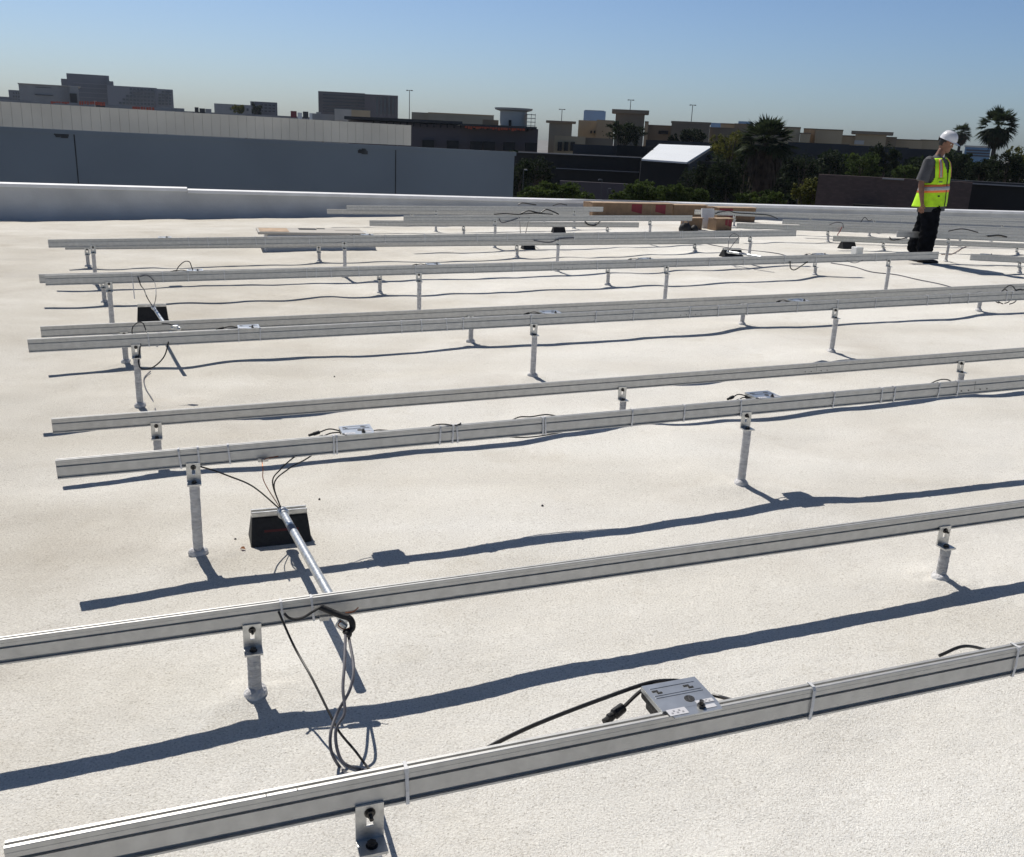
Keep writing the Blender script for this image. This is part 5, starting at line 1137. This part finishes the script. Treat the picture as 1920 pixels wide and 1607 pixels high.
# head: a shaped ovoid, tilted forward, with nose, brow, mouth, ear
hd_e = Matrix.Translation((.150, 0, 1.665)) @ Matrix.Rotation(R(-12), 4, 'Z') @ Matrix.Rotation(R(24), 4, 'Y')
def headpt(v): return tuple(hd_e @ Vector(v))
rg = []
N_ = 28
for z, f, b, w_ in ((-.125, .050, .020, .030), (-.115, .078, .035, .044), (-.10, .088, .050, .054), (-.075, .090, .066, .062), (-.05, .090, .080, .068), (-.02, .089, .090, .073), (.01, .088, .096, .076), (.04, .090, .098, .077), (.07, .084, .094, .074), (.10, .066, .076, .060), (.12, .035, .045, .035), (.126, .01, .012, .01)):
    r_ = []
    for j in range(N_):
        a = 2 * math.pi * j / N_; c_, s_ = math.cos(a), math.sin(a); x = (f if c_ > 0 else b) * c_; y = w_ * s_
        if c_ > .8:                      # profile
            q = (c_ - .8) / .2
            x += q * {-.05: -.001, -.02: .022, -.075: .008, .01: .012, .04: .007, -.10: .003}.get(z, 0)
            if z == .01 and .15 < abs(s_) < .5: x -= .008
        elif z == .01 and c_ > .5: x -= .010      # eye sockets
        r_.append(headpt((x, y, z)))
    rg.append(r_)
hm = MB().loft(rg); ho = hm.build('head', MT['skin'], pe_, True)
for sy in (-1, 1):
    MB().rings([(headpt((.072, sy * .030, .008)), .0125), (headpt((.0805, sy * .030, .008)), .009)], 10).build('eye', MT['white'], ho, True)
    MB().cyl(headpt((.079, sy * .030, .008)), headpt((.0825, sy * .031, .008)), .005, n=8).build('iris', MT['hair'], ho)
    MB().loft([[headpt((-.005 + .017 * s1 * math.cos(a), sy * (.076 + dy), -.015 + .030 * s1 * math.sin(a))) for a in [2 * math.pi * j / 12 for j in range(12)]] for dy, s1 in ((-.004, .8), (.006, 1), (.011, .8))]).build('ear', MT['skin'], ho, True)
    MB().box(headpt((.087, sy * .030, .026)), (.008, .032, .006), hd_e.to_3x3()).build('eyebrow', MT['hair'], ho)
MB().box(headpt((.091, 0, -.064)), (.008, .040, .005), hd_e.to_3x3()).build('mouth', mat('lips', (.20, .07, .05), .5), ho, bevel=.002)
# hair: cap shell behind and above the ears
rg = []
for z, b, w_ in ((-.065, .074, .055), (-.04, .092, .072), (0, .103, .081), (.04, .106, .083), (.08, .098, .078), (.11, .07, .06)):
    rg.append([headpt((-.002 + (b if math.cos(a) < 0 else .030) * math.cos(a), w_ * math.sin(a), z)) for a in [2 * math.pi * j / 20 for j in range(20)]])
MB().loft(rg).build('hair', MT['hair'], pe_, True)
# hard hat
rg = []
for z, q in ((.045, 1.0), (.075, .98), (.105, .90), (.135, .74), (.155, .52), (.166, .28), (.170, .05)):
    rg.append([headpt((.122 * q * math.cos(a) + .004, .104 * q * math.sin(a), z + .010 * max(0, 1 - abs(math.sin(a)) * 5) * (q < .95))) for a in [2 * math.pi * j / 36 for j in range(36)]])
hh = MB().loft(rg).build('hard_hat', MT['helmet'], pe_, True)
rg = []
for z, ex, t_ in ((.050, 0, 0), (.047, .018, .05), (.043, .020, .055), (.041, .0, 0)):
    r_ = []
    for a in [2 * math.pi * j / 36 for j in range(36)]:
        c_ = math.cos(a); f = max(0, c_) ** 2; r_.append(headpt(((.121 + ex * .45 + t_ * f) * c_ + .004, (.104 + ex * .45) * math.sin(a), z - .014 * f * (ex > 0))))
    rg.append(r_)
MB().loft(rg, caps=False).build('brim', MT['helmet'], hh, True)
MB().tube([headpt((-.118, -.03, .05)), headpt((-.112, 0, .0)), headpt((-.118, .03, .05))], .008, 6).build('strap', MT['hair'], hh, True)
# shirt: torso + sleeves
def ell(cx, cy, z, rx, ry, n=32, tilt=0, yaw=0): return [(cx + rx * math.cos(a) * math.cos(yaw) - ry * math.sin(a) * math.sin(yaw), cy + ry * math.sin(a) * math.cos(yaw) + rx * math.cos(a) * math.sin(yaw), z + tilt * math.cos(a)) for a in [2 * math.pi * j / n for j in range(n)]]
tor = [(.028, .73, .172, .222), (.032, .80, .170, .222), (.038, .86, .168, .220), (.042, .95, .166, .216), (.048, 1.08, .160, .216), (.052, 1.20, .160, .222), (.050, 1.32, .156, .228), (.048, 1.40, .138, .216), (.048, 1.445, .108, .172), (.055, 1.475, .080, .108), (.066, 1.50, .064, .068)]
YW = R(-28)          # the chest is turned a little towards the camera
rr = random.Random(3)
MB().loft([ell(x, 0, z, rx, ry, yaw=YW) for x, z, rx, ry in tor], caps=False).build('shirt', MT['shirt'], pe_, True)
slv = []
for s_, e_ in ((shN, elN), (shF, elF)):
    d = Vector(e_) - Vector(s_); m = MB(); m.rings([(Vector(s_) - d * .06 + Vector((0, (.05 if s_[1] < 0 else -.05), .012)), .062), (Vector(s_), .082), (Vector(s_) + d * .25, .081), (Vector(s_) + d * .5, .081), (Vector(s_) + d * .88, .086), (Vector(s_) + d * .90, .070)], 18)
    m.build('sleeve', MT['shirt'], pe_, True)
MB().loft([ell(.062, 0, 1.480, .072, .078, 20, .0, YW), ell(.082, 0, 1.520, .060, .062, 20, 0, YW)], caps=False).build('collar', MT['shirt'], pe_, True)
MB().loft([ell(.085, 0, 1.48, .055, .060, 16, -.02, YW), ell(.094, 0, 1.520, .052, .054, 16, -.01, YW)], caps=True).build('undershirt', MT['under'], pe_, True)
# vest: open arms, sits outside the shirt
def vest_pt(a, z, off=.016):
    # interpolate torso
    for i in range(len(tor) - 1):
        if tor[i][1] <= z <= tor[i + 1][1]:
            t = (z - tor[i][1]) / (tor[i + 1][1] - tor[i][1]); x, _, rx, ry = [tor[i][q] * (1 - t) + tor[i + 1][q] * t for q in range(4)]; break
    else: x, _, rx, ry = tor[0] if z < tor[0][1] else tor[-1]
    fold = .006 * math.sin(a * 7 + z * 9) * max(0, 1.3 - z)
    rx += off + fold; ry += off + fold
    c_, s_ = math.cos(a), math.sin(a)
    flare = max(0, 1.12 - z) * .30 * max(0, -math.cos(a)) ** 2      # the back hem hangs away
    rx += flare
    return (x + rx * c_ * math.cos(YW) - ry * s_ * math.sin(YW), ry * s_ * math.cos(YW) + rx * c_ * math.sin(YW), z)
def vest_patch(name, a0, a1, z0, z1, m, off, na=24, nz=14, keep=None, parent=None, ztop=None):
    mb = MB(); g = [[None] * (na + 1) for _ in range(nz + 1)]
    for i in range(nz + 1):
        for j in range(na + 1):
            a = a0 + (a1 - a0) * j / na; z = z0 + (z1 - z0) * i / nz; g[i][j] = len(mb.v); mb.v.append(vest_pt(a, z, off))
    for i in range(nz):
        for j in range(na):
            a = a0 + (a1 - a0) * (j + .5) / na; z = z0 + (z1 - z0) * (i + .5) / nz
            if keep is None or keep(a, z): mb.f.append((g[i][j], g[i][j + 1], g[i + 1][j + 1], g[i + 1][j]))
    me = mb.mesh(name, m, True); o = link(name, me, parent or pe_)
    s_ = o.modifiers.new('thick', 'SOLIDIFY'); s_.thickness = .004; s_.offset = 1
    return o
def arm_hole(a, z):
    # no cloth at the sides above the armpit
    d = min(abs((a % (2 * math.pi)) - math.pi / 2), abs((a % (2 * math.pi)) - 3 * math.pi / 2))
    side = d < .62 + .0 * z
    return not (side and z > 1.13 and z < 1.425 and d < .70 * math.sqrt(max(0, min(1, (z - 1.10) / .14))))
FRONT = 0.0
def vkeep(a, z):
    aa = (a + math.pi) % (2 * math.pi) - math.pi
    if abs(aa) < .02 + max(0, (z - 1.22)) * 1.6: return False       # V neck
    if z > 1.455: return False
    return arm_hole(a, z)
v = vest_patch('vest', -math.pi, math.pi, .80, 1.46, MT['lime'], .016, 96, 40, vkeep)
stripe = lambda nm, z0, z1, m, o_: vest_patch(nm, -math.pi + .0, math.pi, z0, z1, m, o_, 96, 3, lambda a, z: True, v)
stripe('orange_stripe', .995, 1.105, MT['vorange'], .020); stripe('silver_stripe', 1.024, 1.076, MT['silver'], .0235)
for a0 in (-.72, .50, math.pi - .55, math.pi + .35):
    keep = lambda a, z: True
    z0 = 1.20 if abs(a0) < 1 else 1.10
    vest_patch('orange_stripe', a0, a0 + .26, z0, 1.45, MT['vorange'], .020, 4, 14, keep, v); vest_patch('silver_stripe', a0 + .07, a0 + .19, z0, 1.45, MT['silver'], .0235, 3, 14, keep, v)
vest_patch('pocket', -.80, -.36, 1.105, 1.195, MT['lime'], .0215, 8, 4, None, v)
vest_patch('pocket_print', -.70, -.46, 1.130, 1.150, mat('faint_print', (.20, .32, .10), .8), .0245, 6, 1, None, v)
vest_patch('badge', -.66, -.52, .935, .955, MT['hair'], .0215, 3, 2, None, v)
vest_patch('zip', -.055, .012, .80, 1.24, MT['hair'], .0225, 2, 20, None, v)
# trousers: loose, as one skinned surface
tch = [[((.022, 0, .80), (.125, .130)), ((.025, -.090, .72), (.132, .122)), ((.038, -.10, .52), (.130, .118)), ((.005, -.10, .28), (.124, .110)), ((-.015, -.10, .10), (.122, .104))],
       [((.022, 0, .80), (.125, .130)), ((.000, .090, .72), (.132, .122)), ((-.045, .10, .52), (.130, .118)), ((-.120, .10, .28), (.124, .110)), ((-.165, .10, .10), (.122, .104))]]
tm = skinned('trousers', tch, MT['trouser'], 3)
g = np.array([v_.co[:] for v_ in tm.vertices]); 
for i, v_ in enumerate(tm.vertices):
    x, y, z = v_.co; k_ = .004 * math.sin(z * 30 + x * 20 + math.sin(y * 30) * 2) + .005 * math.sin(z * 70 + y * 45)
    v_.co.x += k_; v_.co.y += k_ * .6
link('trousers', tm, pe_)
for y, x0 in ((-.10, -.005), (.10, -.175)):
    rg = []
    for t_, w_, h_ in ((-.085, .030, .05), (-.07, .038, .08), (-.03, .042, .095), (.03, .045, .085), (.09, .050, .065), (.15, .048, .050), (.185, .036, .038), (.20, .015, .022)):
        rg.append([(x0 + t_ , y + w_ * math.cos(a), max(.0, h_ * .5 + h_ * .5 * math.sin(a) * (1 if math.sin(a) > 0 else 1))) for a in [2 * math.pi * j / 16 for j in range(16)]])
    MB().loft(rg).build('shoe', MT['shoe'], pe_, True)

# ---- thin air between here and the far blocks
hz = bpy.data.materials.new('haze'); hz.use_nodes = True; hn = hz.node_tree.nodes; hn.remove(hn['Principled BSDF'])
pv = hn.new('ShaderNodeVolumePrincipled'); pv.inputs['Color'].default_value = (.80, .88, 1, 1); pv.inputs['Density'].default_value = .00011; pv.inputs['Anisotropy'].default_value = .3
hz.node_tree.links.new(pv.outputs[0], hn['Material Output'].inputs['Volume'])
hb = MB().box((0, 500, 22.5), (1800, 1200, 47)).build('haze', hz); tag(hb, kind='stuff')
